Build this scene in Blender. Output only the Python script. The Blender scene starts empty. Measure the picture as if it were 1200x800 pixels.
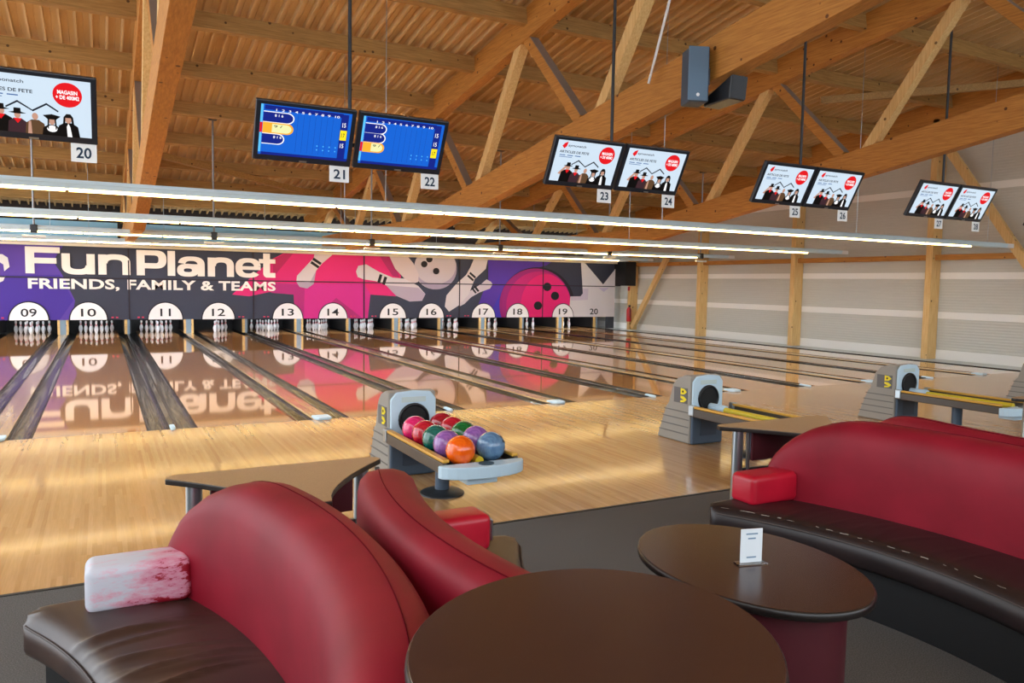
import bpy, bmesh, math, random
from mathutils import Vector, Matrix

random.seed(7)
SC = bpy.context.scene
COL = SC.collection

# ------------------------------------------------------------------ camera
CAM = Vector((-0.7187, -9.9725, 1.7976))
YAW, PITCH, ROLL, FPX = 0.4890, 0.0738, 0.0165, 903.72
_f = Vector((math.sin(YAW) * math.cos(PITCH), math.cos(YAW) * math.cos(PITCH), -math.sin(PITCH)))
_r0 = Vector((math.cos(YAW), -math.sin(YAW), 0))
_u0 = _r0.cross(_f)
_r = _r0 * math.cos(ROLL) + _u0 * math.sin(ROLL)
_u = _u0 * math.cos(ROLL) - _r0 * math.sin(ROLL)
cd = bpy.data.cameras.new('camera')
cam = bpy.data.objects.new('camera', cd)
COL.objects.link(cam)
cd.sensor_fit = 'HORIZONTAL'
cd.sensor_width = 36.0
cd.lens = FPX * 36.0 / 1200.0
cd.clip_start = 0.05
cd.clip_end = 200
cam.matrix_world = Matrix(((_r.x, _u.x, -_f.x, CAM.x), (_r.y, _u.y, -_f.y, CAM.y), (_r.z, _u.z, -_f.z, CAM.z), (0, 0, 0, 1)))
SC.camera = cam


def ray(x, y):
    return _f + _r * ((x - 600) / FPX) - _u * ((y - 400) / FPX)


def ony(x, y, Y):
    d = ray(x, y)
    return CAM + d * ((Y - CAM.y) / d.y)


def onx(x, y, X):
    d = ray(x, y)
    return CAM + d * ((X - CAM.x) / d.x)


def onz(x, y, Z):
    d = ray(x, y)
    return CAM + d * ((Z - CAM.z) / d.z)


ROOF0, SLOPE = 7.17, 0.149


def roofz(Y):
    return ROOF0 - SLOPE * Y


def onroof(x, y):
    d = ray(x, y)
    t = (ROOF0 - SLOPE * CAM.y - CAM.z) / (d.z + SLOPE * d.y)
    return CAM + d * t


# ------------------------------------------------------------------ world / light
SC.view_settings.view_transform = 'Standard'
SC.view_settings.look = 'None'
SC.view_settings.gamma = 1.0
SC.view_settings.use_curve_mapping = False
SC.view_settings.exposure = 0.45
w = bpy.data.worlds.new('daylight')
SC.world = w
w.use_nodes = True
bg = w.node_tree.nodes['Background']
bg.inputs['Color'].default_value = (0.87, 0.935, 1.0, 1)
bg.inputs['Strength'].default_value = 2.6

# ------------------------------------------------------------------ materials
MATS = {}


def srgb(r, g, b):
    def c(v):
        v /= 255.0
        return v / 12.92 if v <= 0.04045 else ((v + 0.055) / 1.055) ** 2.4
    return (c(r), c(g), c(b), 1.0)


def mat(name, col, rough=0.5, metal=0.0, emit=0.0, coat=0.0, spec=0.5, trans=0.0, ecol=None):
    if name in MATS:
        return MATS[name]
    m = bpy.data.materials.new(name)
    m.use_nodes = True
    b = m.node_tree.nodes['Principled BSDF']
    b.inputs['Base Color'].default_value = col
    b.inputs['Roughness'].default_value = rough
    b.inputs['Metallic'].default_value = metal
    b.inputs['Coat Weight'].default_value = coat
    b.inputs['Coat Roughness'].default_value = 0.035
    b.inputs['Specular IOR Level'].default_value = spec
    b.inputs['Transmission Weight'].default_value = trans
    if emit:
        b.inputs['Emission Color'].default_value = ecol or col
        b.inputs['Emission Strength'].default_value = emit
    MATS[name] = m
    return m


def nd(m, t, **kw):
    n = m.node_tree.nodes.new(t)
    for k, v in kw.items():
        setattr(n, k, v)
    return n


def lk(m, a, b):
    m.node_tree.links.new(a, b)


def ramp(m, stops, src):
    r = nd(m, 'ShaderNodeValToRGB')
    e = r.color_ramp.elements
    e[0].position, e[0].color = stops[0]
    e[1].position, e[1].color = stops[-1]
    for p, c in stops[1:-1]:
        k = e.new(p)
        k.color = c
    lk(m, src, r.inputs['Fac'])
    return r.outputs['Color']


def coords(m, scale, kind='Object'):
    tc = nd(m, 'ShaderNodeTexCoord')
    mp = nd(m, 'ShaderNodeMapping')
    mp.inputs['Scale'].default_value = scale
    lk(m, tc.outputs[kind], mp.inputs['Vector'])
    return mp.outputs['Vector']


def noise(m, vec, scale, detail=3.0, rough=0.5, out='Fac', dist=0.0):
    n = nd(m, 'ShaderNodeTexNoise')
    n.inputs['Scale'].default_value = scale
    n.inputs['Detail'].default_value = detail
    n.inputs['Roughness'].default_value = rough
    n.inputs['Distortion'].default_value = dist
    lk(m, vec, n.inputs['Vector'])
    return n.outputs[out]


def mixc(m, fac, a, b, mode='MIX'):
    n = nd(m, 'ShaderNodeMix', data_type='RGBA', blend_type=mode)
    if isinstance(fac, float):
        n.inputs[0].default_value = fac
    else:
        lk(m, fac, n.inputs[0])
    for i, v in ((6, a), (7, b)):
        if isinstance(v, tuple):
            n.inputs[i].default_value = v
        else:
            lk(m, v, n.inputs[i])
    return n.outputs[2]


def bump(m, h, strength=0.2, dist=0.01):
    n = nd(m, 'ShaderNodeBump')
    n.inputs['Strength'].default_value = strength
    n.inputs['Distance'].default_value = dist
    lk(m, h, n.inputs['Height'])
    lk(m, n.outputs['Normal'], m.node_tree.nodes['Principled BSDF'].inputs['Normal'])


def base(m, c):
    lk(m, c, m.node_tree.nodes['Principled BSDF'].inputs['Base Color'])


def timber(name, c1, c2, scale):
    """laminated timber: grain along the long axis, knots as dark spots"""
    m = mat(name, c1, 0.6)
    v = coords(m, scale)
    g = noise(m, v, 3.0, 5, 0.6)
    col = ramp(m, [(0.3, c2), (0.7, c1)], g)
    vo = nd(m, 'ShaderNodeTexVoronoi')
    vo.inputs['Scale'].default_value = 3.6
    tc = nd(m, 'ShaderNodeTexCoord')
    lk(m, tc.outputs['Object'], vo.inputs['Vector'])
    k = ramp(m, [(0.085, (1, 1, 1, 1)), (0.11, (0, 0, 0, 1))], vo.outputs['Distance'])
    base(m, mixc(m, k, col, (c2[0] * .3, c2[1] * .25, c2[2] * .2, 1)))
    bump(m, g, 0.08, 0.005)
    return m


W1, W2 = srgb(206, 144, 64), srgb(168, 106, 40)
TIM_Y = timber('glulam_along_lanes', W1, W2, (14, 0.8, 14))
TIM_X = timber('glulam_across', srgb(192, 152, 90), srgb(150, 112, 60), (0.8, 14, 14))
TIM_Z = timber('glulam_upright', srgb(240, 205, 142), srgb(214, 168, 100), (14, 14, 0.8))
DECK = mat('tan_deck_sheet', srgb(208, 170, 118), 0.5, 0.15)
g_ = noise(DECK, coords(DECK, (1, 0.2, 1)), 2.0, 3)
base(DECK, ramp(DECK, [(0.3, srgb(212, 180, 126)), (0.7, srgb(230, 202, 152))], g_))
BACKDARK = mat('dark_brown_boards', srgb(44, 34, 28), 0.8)
BLACK = mat('black_paint', srgb(20, 20, 22), 0.5)
BLACKP = mat('black_plastic', srgb(18, 20, 24), 0.3)
DARKHOLE = mat('dark_void', srgb(6, 6, 7), 0.7)


def boards(name, c1, c2, rough, coat, wdt, length, seed=0.0):
    """strip flooring laid along Y: every strip has its own tone"""
    m = mat(name, c1, rough, coat=coat)
    tc = nd(m, 'ShaderNodeTexCoord')
    sp = nd(m, 'ShaderNodeSeparateXYZ')
    lk(m, tc.outputs['Object'], sp.inputs[0])

    def mth(op, a, b):
        n = nd(m, 'ShaderNodeMath', operation=op)
        for i, q in enumerate((a, b)):
            if q is None:
                continue
            if isinstance(q, (int, float)):
                n.inputs[i].default_value = q
            else:
                lk(m, q, n.inputs[i])
        return n.outputs[0]
    xi = mth('FLOOR', mth('DIVIDE', sp.outputs[0], wdt), None)
    wn = nd(m, 'ShaderNodeTexWhiteNoise', noise_dimensions='1D')
    lk(m, xi, wn.inputs['W'])
    yo = mth('ADD', mth('DIVIDE', sp.outputs[1], length), mth('MULTIPLY', wn.outputs[0], 7.0))
    yi = mth('FLOOR', yo, None)
    wn2 = nd(m, 'ShaderNodeTexWhiteNoise', noise_dimensions='2D')
    cb = nd(m, 'ShaderNodeCombineXYZ')
    lk(m, xi, cb.inputs[0])
    lk(m, yi, cb.inputs[1])
    lk(m, cb.outputs[0], wn2.inputs['Vector'])
    col = ramp(m, [(0.0, c2), (1.0, c1)], wn2.outputs[0])
    g = noise(m, coords(m, (60, 3, 1)), 1.5, 4)
    gc = ramp(m, [(0.3, (.86, .84, .8, 1)), (0.7, (1, 1, 1, 1))], g)
    base(m, mixc(m, 1.0, col, gc, 'MULTIPLY'))
    return m


APPROACH = boards('approach_maple', srgb(212, 164, 106), srgb(188, 138, 82), 0.22, 0.5, 0.03, 1.3)
APPROACH.node_tree.nodes['Principled BSDF'].inputs['Coat Roughness'].default_value = 0.085
LANEWOOD = boards('lane_maple', srgb(222, 160, 100), srgb(198, 136, 78), 0.045, 0.6, 0.029, 1.8)
CAPWOOD = boards('capping_wood', srgb(206, 170, 124), srgb(186, 150, 104), 0.16, 0.4, 0.05, 2.0)
GUT = mat('black_gutter', srgb(13, 12, 13), 0.16, coat=0.3)
bump(GUT, noise(GUT, coords(GUT, (9, 1.2, 9)), 2.2, 4, 0.6, dist=1.5), 0.7, 0.02)
CARPET = mat('charcoal_carpet', srgb(74, 71, 68), 0.95, spec=0.1)
n_ = noise(CARPET, coords(CARPET, (1, 1, 1)), 160, 3, 0.7)
base(CARPET, ramp(CARPET, [(0.3, srgb(72, 70, 68)), (0.7, srgb(126, 123, 120))], n_))
bump(CARPET, n_, 0.5, 0.004)
RUBBER = mat('dark_edge_strip', srgb(40, 38, 36), 0.6)


def leather(name, c1, c2, rough, wr=0.0, sc=6.0):
    m = mat(name, c1, rough, coat=0.0)
    v = coords(m, (1, 1, 1))
    base(m, ramp(m, [(0.35, c2), (0.65, c1)], noise(m, v, 3.0, 3)))
    f = noise(m, v, 240, 2)
    if wr:
        q = noise(m, coords(m, (1.2, 6.0, 1.2)), sc, 3, 0.5, dist=1.2)
        a = nd(m, 'ShaderNodeMath', operation='MULTIPLY_ADD')
        lk(m, q, a.inputs[0])
        a.inputs[1].default_value = wr
        lk(m, f, a.inputs[2])
        f = a.outputs[0]
        bump(m, f, 0.28, 0.01)
    else:
        bump(m, f, 0.06, 0.003)
    return m


RED = leather('red_leather', srgb(146, 17, 40), srgb(128, 11, 32), 0.58)
RED.node_tree.nodes['Principled BSDF'].inputs['Specular IOR Level'].default_value = 0.35
REDARM = leather('bright_red_leather', srgb(196, 24, 50), srgb(176, 16, 40), 0.35)
SEAT_BROWN = leather('dark_brown_leather', srgb(70, 50, 43), srgb(54, 38, 34), 0.36)
SEAT_BLACK = leather('black_leather', srgb(42, 30, 30), srgb(32, 23, 24), 0.42)
SEAM = mat('seam_thread', srgb(96, 12, 26), 0.95, spec=0.05)
PIPING = mat('worn_piping', srgb(190, 180, 168), 0.6)
WORN = mat('worn_white_arm', srgb(220, 214, 218), 0.55)
v_ = coords(WORN, (2.2, 6, 6))
a_ = noise(WORN, v_, 2.4, 6, 0.75)
tcw = nd(WORN, 'ShaderNodeTexCoord')
spw = nd(WORN, 'ShaderNodeSeparateXYZ')
lk(WORN, tcw.outputs['Object'], spw.inputs[0])
mw = nd(WORN, 'ShaderNodeMath', operation='MULTIPLY_ADD')
mz = nd(WORN, 'ShaderNodeMath', operation='MULTIPLY_ADD')
lk(WORN, spw.outputs[2], mz.inputs[0])
mz.inputs[1].default_value = -0.9
lk(WORN, spw.outputs[0], mz.inputs[2])
lk(WORN, mz.outputs[0], mw.inputs[0])
mw.inputs[1].default_value = 0.8
lk(WORN, a_, mw.inputs[2])
base(WORN, ramp(WORN, [(0.36, srgb(206, 208, 220)), (0.47, srgb(220, 176, 194)), (0.60, srgb(216, 130, 156)), (0.625, srgb(160, 18, 42))], mw.outputs[0]))
bump(WORN, a_, 0.3, 0.006)

TABLE = mat('dark_walnut_top', srgb(74, 50, 40), 0.24, coat=0.0)
g_ = noise(TABLE, coords(TABLE, (4, 30, 4)), 2.0, 5, 0.6)
base(TABLE, ramp(TABLE, [(0.3, srgb(56, 34, 30)), (0.7, srgb(66, 42, 35))], g_))
EDGE = mat('table_edge_black', srgb(30, 24, 22), 0.35)
MAROON = mat('maroon_pedestal', srgb(78, 26, 34), 0.4)
CONS = mat('brown_laminate', srgb(132, 106, 82), 0.42)
n_ = noise(CONS, coords(CONS, (1, 1, 1)), 220, 2)
base(CONS, ramp(CONS, [(0.3, srgb(158, 126, 92)), (0.7, srgb(180, 146, 110))], n_))
CHROME = mat('brushed_steel', srgb(170, 180, 186), 0.28, 0.9)
STEELD = mat('dark_steel', srgb(66, 70, 76), 0.4, 0.6)
HOODGREY = mat('hood_grey_plastic', srgb(150, 146, 138), 0.55)
HOODBLUE = mat('hood_dark_blue', srgb(74, 92, 112), 0.42)
HOODLIGHT = mat('hood_light_blue', srgb(198, 224, 240), 0.4)
GOLD = mat('gold_rail', srgb(212, 160, 56), 0.35)
YELLOW = mat('yellow_roller', srgb(214, 190, 40), 0.4)
YLOGO = mat('yellow_emblem', srgb(240, 220, 30), 0.5)
WALLM = mat('beige_wall_sheet', srgb(208, 206, 196), 0.7)
WALLB = mat('pale_wall_band', srgb(248, 246, 240), 0.7)
RAILM = mat('white_light_rail', srgb(212, 238, 252), 0.35)
TUBE = mat('warm_light_tube', srgb(255, 212, 128), 0.4, emit=14.0)
FILLTUBE = mat('rear_fill_tube', srgb(240, 247, 255), 0.4, emit=45.0)  # added fill light, hidden behind the rails, for the far lanes
MASKLAMP = mat('mask_lamp_tube', srgb(255, 246, 230), 0.4, emit=2.0)
FILLTUBE2 = mat('soft_rear_fill_tube', srgb(240, 247, 255), 0.4, emit=26.0)  # weaker added fill for the rail nearest the masking wall
BLUECLAD = mat('pale_blue_screen_wall', srgb(146, 200, 226), 0.45)
WHITEM = mat('white_plastic', srgb(236, 238, 240), 0.35)
PINW = mat('pin_white', srgb(236, 238, 240), 0.25, coat=0.4)
PINR = mat('pin_red', srgb(206, 24, 40), 0.3)
CLEAR = mat('clear_acrylic', (1, 1, 1, 1), 0.05, trans=1.0)
REDX = mat('extinguisher_red', srgb(190, 30, 34), 0.35)


def flat(name, c, emit=0.0, rough=0.6):
    if emit:
        return mat(name, (c[0] * .12, c[1] * .12, c[2] * .12, 1), rough, emit=emit, spec=0.2, ecol=c)
    return mat(name, c, rough, spec=0.3)


# ------------------------------------------------------------------ mesh helpers
class MB:
    def __init__(self):
        self.v, self.f = [], []

    def add(self, vs, fs):
        o = len(self.v)
        self.v += [tuple(p) for p in vs]
        self.f += [tuple(i + o for i in f) for f in fs]
        return self

    def box(self, x0, x1, y0, y1, z0, z1):
        return self.add([(x0, y0, z0), (x1, y0, z0), (x1, y1, z0), (x0, y1, z0), (x0, y0, z1), (x1, y0, z1), (x1, y1, z1), (x0, y1, z1)],
                        [(0, 3, 2, 1), (4, 5, 6, 7), (0, 1, 5, 4), (1, 2, 6, 5), (2, 3, 7, 6), (3, 0, 4, 7)])

    def beam(self, p0, p1, wid, dep, up=Vector((0, 0, 1))):
        """box from p0 to p1; wid along the sideways axis, dep along the up axis"""
        p0, p1 = Vector(p0), Vector(p1)
        d = (p1 - p0).normalized()
        s = d.cross(up).normalized()
        u = s.cross(d).normalized()
        vs = []
        for p in (p0, p1):
            for a, b in ((-1, -1), (1, -1), (1, 1), (-1, 1)):
                vs.append(p + s * (a * wid / 2) + u * (b * dep / 2))
        return self.add(vs, [(3, 2, 1, 0), (4, 5, 6, 7), (0, 1, 5, 4), (1, 2, 6, 5), (2, 3, 7, 6), (3, 0, 4, 7)])

    def cyl(self, p0, p1, r, n=16, r1=None):
        p0, p1 = Vector(p0), Vector(p1)
        r1 = r if r1 is None else r1
        d = (p1 - p0).normalized()
        a = d.orthogonal().normalized()
        b = d.cross(a)
        vs = []
        for p, q in ((p0, r), (p1, r1)):
            for i in range(n):
                t = 2 * math.pi * i / n
                vs.append(p + (a * math.cos(t) + b * math.sin(t)) * q)
        fs = [(i, (i + 1) % n, n + (i + 1) % n, n + i) for i in range(n)]
        fs += [tuple(reversed(range(n))), tuple(range(n, 2 * n))]
        return self.add(vs, fs)

    def tube(self, pts, r, n=8):
        pts = [Vector(p) for p in pts]
        vs = []
        for k, p in enumerate(pts):
            d = (pts[min(k + 1, len(pts) - 1)] - pts[max(k - 1, 0)]).normalized()
            a = d.cross(Vector((0.13, 0.27, 0.95))).normalized()
            b = d.cross(a)
            for i in range(n):
                t = 2 * math.pi * i / n
                vs.append(p + (a * math.cos(t) + b * math.sin(t)) * r)
        fs = []
        for k in range(len(pts) - 1):
            for i in range(n):
                j = (i + 1) % n
                fs.append((k * n + i, k * n + j, (k + 1) * n + j, (k + 1) * n + i))
        fs += [tuple(reversed(range(n))), tuple(range((len(pts) - 1) * n, len(pts) * n))]
        return self.add(vs, fs)

    def lathe(self, prof, n=20, c=(0, 0, 0), sx=1.0, sy=1.0, rot=0.0):
        vs, fs = [], []
        for r, z in prof:
            for i in range(n):
                t = 2 * math.pi * i / n
                x, y = r * math.cos(t) * sx, r * math.sin(t) * sy
                vs.append((c[0] + x * math.cos(rot) - y * math.sin(rot), c[1] + x * math.sin(rot) + y * math.cos(rot), c[2] + z))
        m = len(prof)
        for k in range(m - 1):
            for i in range(n):
                j = (i + 1) % n
                fs.append((k * n + i, k * n + j, (k + 1) * n + j, (k + 1) * n + i))
        fs += [tuple(reversed(range(n))), tuple(range((m - 1) * n, m * n))]
        return self.add(vs, fs)

    def prism(self, pts, ext):
        """planar outline (3-D points) pushed along the vector ext"""
        pts = [Vector(p) for p in pts]
        ext = Vector(ext)
        n = len(pts)
        vs = pts + [p + ext for p in pts]
        fs = [tuple(range(n)), tuple(reversed(range(n, 2 * n)))]
        fs += [(i, n + i, n + (i + 1) % n, (i + 1) % n) for i in range(n)]
        return self.add(vs, fs)

    def sphere(self, c, r, n=24, m=14):
        prof = [(max(r * math.sin(math.pi * k / m), 1e-4), -r * math.cos(math.pi * k / m)) for k in range(m + 1)]
        return self.lathe(prof, n, c)

    def grid(self, rows, closed=True, caps=True):
        """rows of equal length -> skin; closed profile, capped ends"""
        m = len(rows[0])
        vs = [p for r in rows for p in r]
        fs = []
        for k in range(len(rows) - 1):
            for i in range(m if closed else m - 1):
                j = (i + 1) % m
                fs.append((k * m + i, k * m + j, (k + 1) * m + j, (k + 1) * m + i))
        if caps:
            fs += [tuple(reversed(range(m))), tuple(range((len(rows) - 1) * m, len(rows) * m))]
        return self.add(vs, fs)

    def mesh(self, name, m, smooth=None):
        me = bpy.data.meshes.new(name)
        me.from_pydata(self.v, [], self.f)
        bm = bmesh.new()
        bm.from_mesh(me)
        bmesh.ops.recalc_face_normals(bm, faces=bm.faces)
        bm.to_mesh(me)
        bm.free()
        me.materials.append(m)
        if smooth is not None:
            me.shade_smooth()
            me.set_sharp_from_angle(angle=math.radians(smooth))
        me.update()
        return me

    def build(self, name, m, parent=None, smooth=None, world=False, bevel=0.0, seg=2):
        if parent is not None and world:
            L = parent_loc(parent)
            self.v = [(x - L.x, y - L.y, z - L.z) for x, y, z in self.v]
        o = bpy.data.objects.new(name, self.mesh(name, m, smooth))
        COL.objects.link(o)
        o.parent = parent
        if bevel:
            b = o.modifiers.new('bevel', 'BEVEL')
            b.width = bevel
            b.segments = seg
            b.limit_method = 'ANGLE'
            b.angle_limit = math.radians(35)
        return o


def parent_loc(p):
    L = Vector((0, 0, 0))
    while p is not None:
        L += p.location
        p = p.parent
    return L


def tag(o, label, cat, group=None, kind=None):
    o['label'] = label
    o['category'] = cat
    if group:
        o['group'] = group
    if kind:
        o['kind'] = kind
    return o


def thing(name, label, cat, loc=(0, 0, 0), group=None, kind=None):
    o = bpy.data.objects.new(name, None)
    o.empty_display_size = 0.2
    COL.objects.link(o)
    o.location = loc
    return tag(o, label, cat, group, kind)


def struct(o, label, cat):
    return tag(o, label, cat, kind='structure')


def copy_tree(o, parent=None):
    c = o.copy()
    COL.objects.link(c)
    c.parent = parent
    for ch in o.children:
        copy_tree(ch, c)
    return c


WORDS = {7: 'seven', 8: 'eight', 9: 'nine', 10: 'ten', 11: 'eleven', 12: 'twelve', 13: 'thirteen', 14: 'fourteen', 15: 'fifteen', 16: 'sixteen', 17: 'seventeen', 18: 'eighteen', 19: 'nineteen', 20: 'twenty', 21: 'twenty-one', 22: 'twenty-two', 23: 'twenty-three', 24: 'twenty-four', 25: 'twenty-five', 26: 'twenty-six', 27: 'twenty-seven', 28: 'twenty-eight', 29: 'twenty-nine', 30: 'thirty'}


def text_mesh(s, offset=0.0, shear=0.0, spacing=1.0):
    cu = bpy.data.curves.new('t', 'FONT')
    cu.body = s
    cu.size = 1.0
    cu.offset = offset
    cu.shear = shear
    cu.space_character = spacing
    cu.resolution_u = 3
    ob = bpy.data.objects.new('t', cu)
    COL.objects.link(ob)
    dg = bpy.context.evaluated_depsgraph_get()
    me = bpy.data.meshes.new_from_object(ob.evaluated_get(dg))
    vs = [v.co.copy() for v in me.vertices]
    fs = [tuple(p.vertices) for p in me.polygons]
    bpy.data.objects.remove(ob)
    bpy.data.curves.remove(cu)
    bpy.data.meshes.remove(me)
    return vs, fs


def text_fit(s, origin, ux, uz, wid, hgt, offset=0.0, spacing=1.0, mb=None):
    """flat lettering fitted to a box: origin lower left, ux/uz unit vectors"""
    vs, fs = text_mesh(s, offset, 0.0, spacing)
    x0, x1 = min(v.x for v in vs), max(v.x for v in vs)
    y0, y1 = min(v.y for v in vs), max(v.y for v in vs)
    mb = mb or MB()
    o = Vector(origin)
    mb.add([o + Vector(ux) * ((v.x - x0) / (x1 - x0) * wid) + Vector(uz) * ((v.y - y0) / (y1 - y0) * hgt) for v in vs], fs)
    return mb


# ------------------------------------------------------------------ floor, lanes
P = 1.80
NA, NB = 0.281, 0.366          # half width of narrow / wide strip between two lanes (gutters included)
YFOUL, YCARPET = 0.0, -4.92
struct(MB().box(-12, 18.95, -16, YCARPET, -0.2, 0.0).build('floor', CARPET), 'dark charcoal carpet under the sofas and tables', 'carpet')
struct(MB().box(-12, 18.95, YCARPET + 0.03, YFOUL, -0.2, 0.0).build('floor', APPROACH), 'glossy pale wooden approach in front of the lanes', 'floor')
struct(MB().box(-12, 18.95, YCARPET, YCARPET + 0.03, -0.2, 0.004).build('trim_1', RUBBER), 'dark edging strip between carpet and wooden approach', 'trim')
struct(MB().box(-12, 18.95, YFOUL, 20.2, -0.32, -0.2).build('floor', BLACK), 'dark sub floor below the gutters and lanes', 'floor')

YEND = 19.6


def lane_edges(n):
    """x range of lane n's bed: lane 10 | narrow | lane 11 | wide | lane 12 ..."""
    k = n - 11                       # left strip centre of lane n is at k*P
    l, r = k * P, (k + 1) * P
    hl = NA if k % 2 == 0 else NB
    hr = NA if (k + 1) % 2 == 0 else NB
    return l + hl, r - hr, k


def gutter_mesh(x0, x1):
    mb = MB()
    n = 8
    rows = []
    for y in (YFOUL, YEND):
        top, bot = [], []
        for i in range(n + 1):
            t = math.pi * i / n
            x = (x0 + x1) / 2 - (x1 - x0) / 2 * math.cos(t)
            top.append((x, y, -0.004 - 0.075 * math.sin(t) ** 0.8 if 0 < i < n else -0.004))
            bot.append((x, y, -0.18))
        rows.append(top + bot[::-1])
    return mb.grid(rows)


GW = 0.248
for n in range(8, 21):
    x0, x1, k = lane_edges(n)
    cx = (x0 + x1) / 2
    t = thing('bowling_lane', f'polished wooden bowling lane with black gutters leading to number {WORDS[n]}', 'lane', (cx, 0, 0), 'bowling lanes')
    MB().box(x0, x1, YFOUL, YEND, -0.19, 0.0).build('lane_bed', LANEWOOD, t, world=True)
    gutter_mesh(x0 - GW, x0).build('gutter', GUT, t, smooth=50, world=True)
    gutter_mesh(x1, x1 + GW).build('gutter', GUT, t, smooth=50, world=True)
for k in range(-3, 11):
    wide = k % 2 != 0
    h = (NB if wide else NA) - GW
    xc = k * P
    if k == -3:
        continue
    lab = (f'wide tan capping strip between lanes {WORDS[k + 10]} and {WORDS[k + 11]}' if wide else f'narrow dark capping strip between lanes {WORDS[k + 10]} and {WORDS[k + 11]}')
    if k == 10:
        lab = 'capping strip along the wall side of lane 20'
    t = thing('lane_divider', lab, 'divider', (xc, 0, 0), 'strips between the lanes')
    MB().box(xc - h, xc + h, YFOUL + 0.05, YEND, -0.19, 0.012).build('capping', CAPWOOD if wide else GUT, t, world=True, bevel=0.008)
    cw = h * 0.95 if wide else 0.03
    MB().prism([(xc - cw, 0.16, 0.0), (xc - cw, -0.03, 0.0), (xc - cw * .6, -0.09, 0.0), (xc + cw * .6, -0.09, 0.0), (xc + cw, -0.03, 0.0), (xc + cw, 0.16, 0.0)],
               (0, 0, 0.035)).build('end_cap', HOODLIGHT, t, world=True, bevel=0.012)

# ------------------------------------------------------------------ shell: back wall, right wall
struct(MB().box(-12, 19.0, 20.2, 20.4, -0.3, 6.0).build('wall_back', BACKDARK), 'dark wall behind the pin decks under the roof', 'wall')
wf = struct(MB().box(-12, 19.2, -16.2, -16.0, -0.3, 2.2).build('wall_front', WALLM), 'plain wall below the windows behind the viewer', 'wall')
MB().box(-12, 19.2, -16.2, -16.0, 7.2, 9.7).build('lintel', WALLM, wf)
for q in range(9):
    MB().box(-12 + q * 3.875, -11.85 + q * 3.875, -16.2, -16.0, 2.2, 7.2).build('mullion', WALLM, wf)
struct(MB().box(-12.2, -12, -16.2, -5.5, -0.3, 9.7).build('wall_left', WALLM), 'plain wall at the left end of the lounge', 'wall')
WX = 19.0
wall = struct(MB().box(WX, WX + 0.15, -16, 20.2, -0.3, roofz(-16) + 0.1).build('wall_right', WALLM), 'pale grey ribbed wall on the right side of the hall', 'wall')


def wall_sheet(y0, y1, z0, z1, m, name):
    """horizontally ribbed sheet in front of the right wall"""
    rows = []
    n = max(2, int((z1 - z0) / 0.035))
    for y in (y0, y1):
        r = [(WX - 0.001, y, z0)]
        for i in range(n + 1):
            z = z0 + (z1 - z0) * i / n
            r.append((WX - (0.034 if i % 2 else 0.028), y, z))
        r.append((WX - 0.001, y, z1))
        rows.append(r)
    return MB().grid(rows).build(name, m, wall)


COLY = [16.05, 11.85, 7.5, 2.95, -1.5]
bands = [(0.0, 0.25), (1.08, 1.26), (2.13, 2.30), (4.37, 4.55)]
ys = [20.1] + COLY + [-6.0]
for i in range(len(ys) - 1):
    ya, yb = ys[i + 1], ys[i]
    zt = roofz(yb) - 0.4
    lo = 0.0
    for b0, b1 in bands:
        if b0 - lo > 0.05:
            wall_sheet(ya, yb, lo, b0, WALLM, 'wall_panel')
        o = MB().box(WX - 0.045, WX, ya, yb, b0, b1).build('wall_band', WALLB, wall)
        lo = b1
    wall_sheet(ya, yb, lo, max(zt, lo + 0.2), WALLM, 'wall_panel')
names = ['at the far end beside the fire extinguisher', 'second from the far end of the pale wall', 'in the middle of the pale wall behind the lanes', 'nearest in view on the pale wall, under the hanging screens 27 and 28', 'in front of the pale wall outside the last lane']
for y, nm in zip(COLY, names):
    tag(MB().box(WX - 0.42, WX - 0.04, y - 0.09, y + 0.09, 0.0, roofz(y) - 0.45).build('timber_column', TIM_Z, bevel=0.008), 'upright yellow timber column ' + nm, 'column', 'columns along the right wall')
for i in range(len(COLY) - 1):
    ya, yb = COLY[i + 1] + 0.09, COLY[i] - 0.09
    tag(MB().box(WX - 0.30, WX - 0.05, ya, yb, 2.62, 2.76).build('wall_rail', TIM_Y, bevel=0.006), f'brown horizontal timber rail on the pale wall, span {["farthest from", "second farthest from", "second nearest to", "nearest to"][i]} the viewer', 'rail', 'rails along the right wall')
tag(MB().beam((WX - 0.38, 13.70, 2.95), (WX - 0.38, 15.80, 0.10), 0.14, 0.2).build('diagonal_brace', TIM_Z), 'diagonal timber brace against the wall beside the fire extinguisher', 'brace')
tag(MB().beam((WX - 0.40, 2.72, 5.65), (WX - 0.40, -0.85, 0.55), 0.13, 0.2).build('diagonal_brace', TIM_Z), 'long diagonal timber brace on the wall behind screens 27 and 28', 'brace')
tag(MB().beam((WX - 0.3, -6.0, roofz(-6) - 0.3), (WX - 0.3, 20.0, roofz(20) - 0.3), 0.24, 0.62).build('wall_beam', TIM_Y), 'long sloping timber beam along the top of the pale wall', 'beam')

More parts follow.
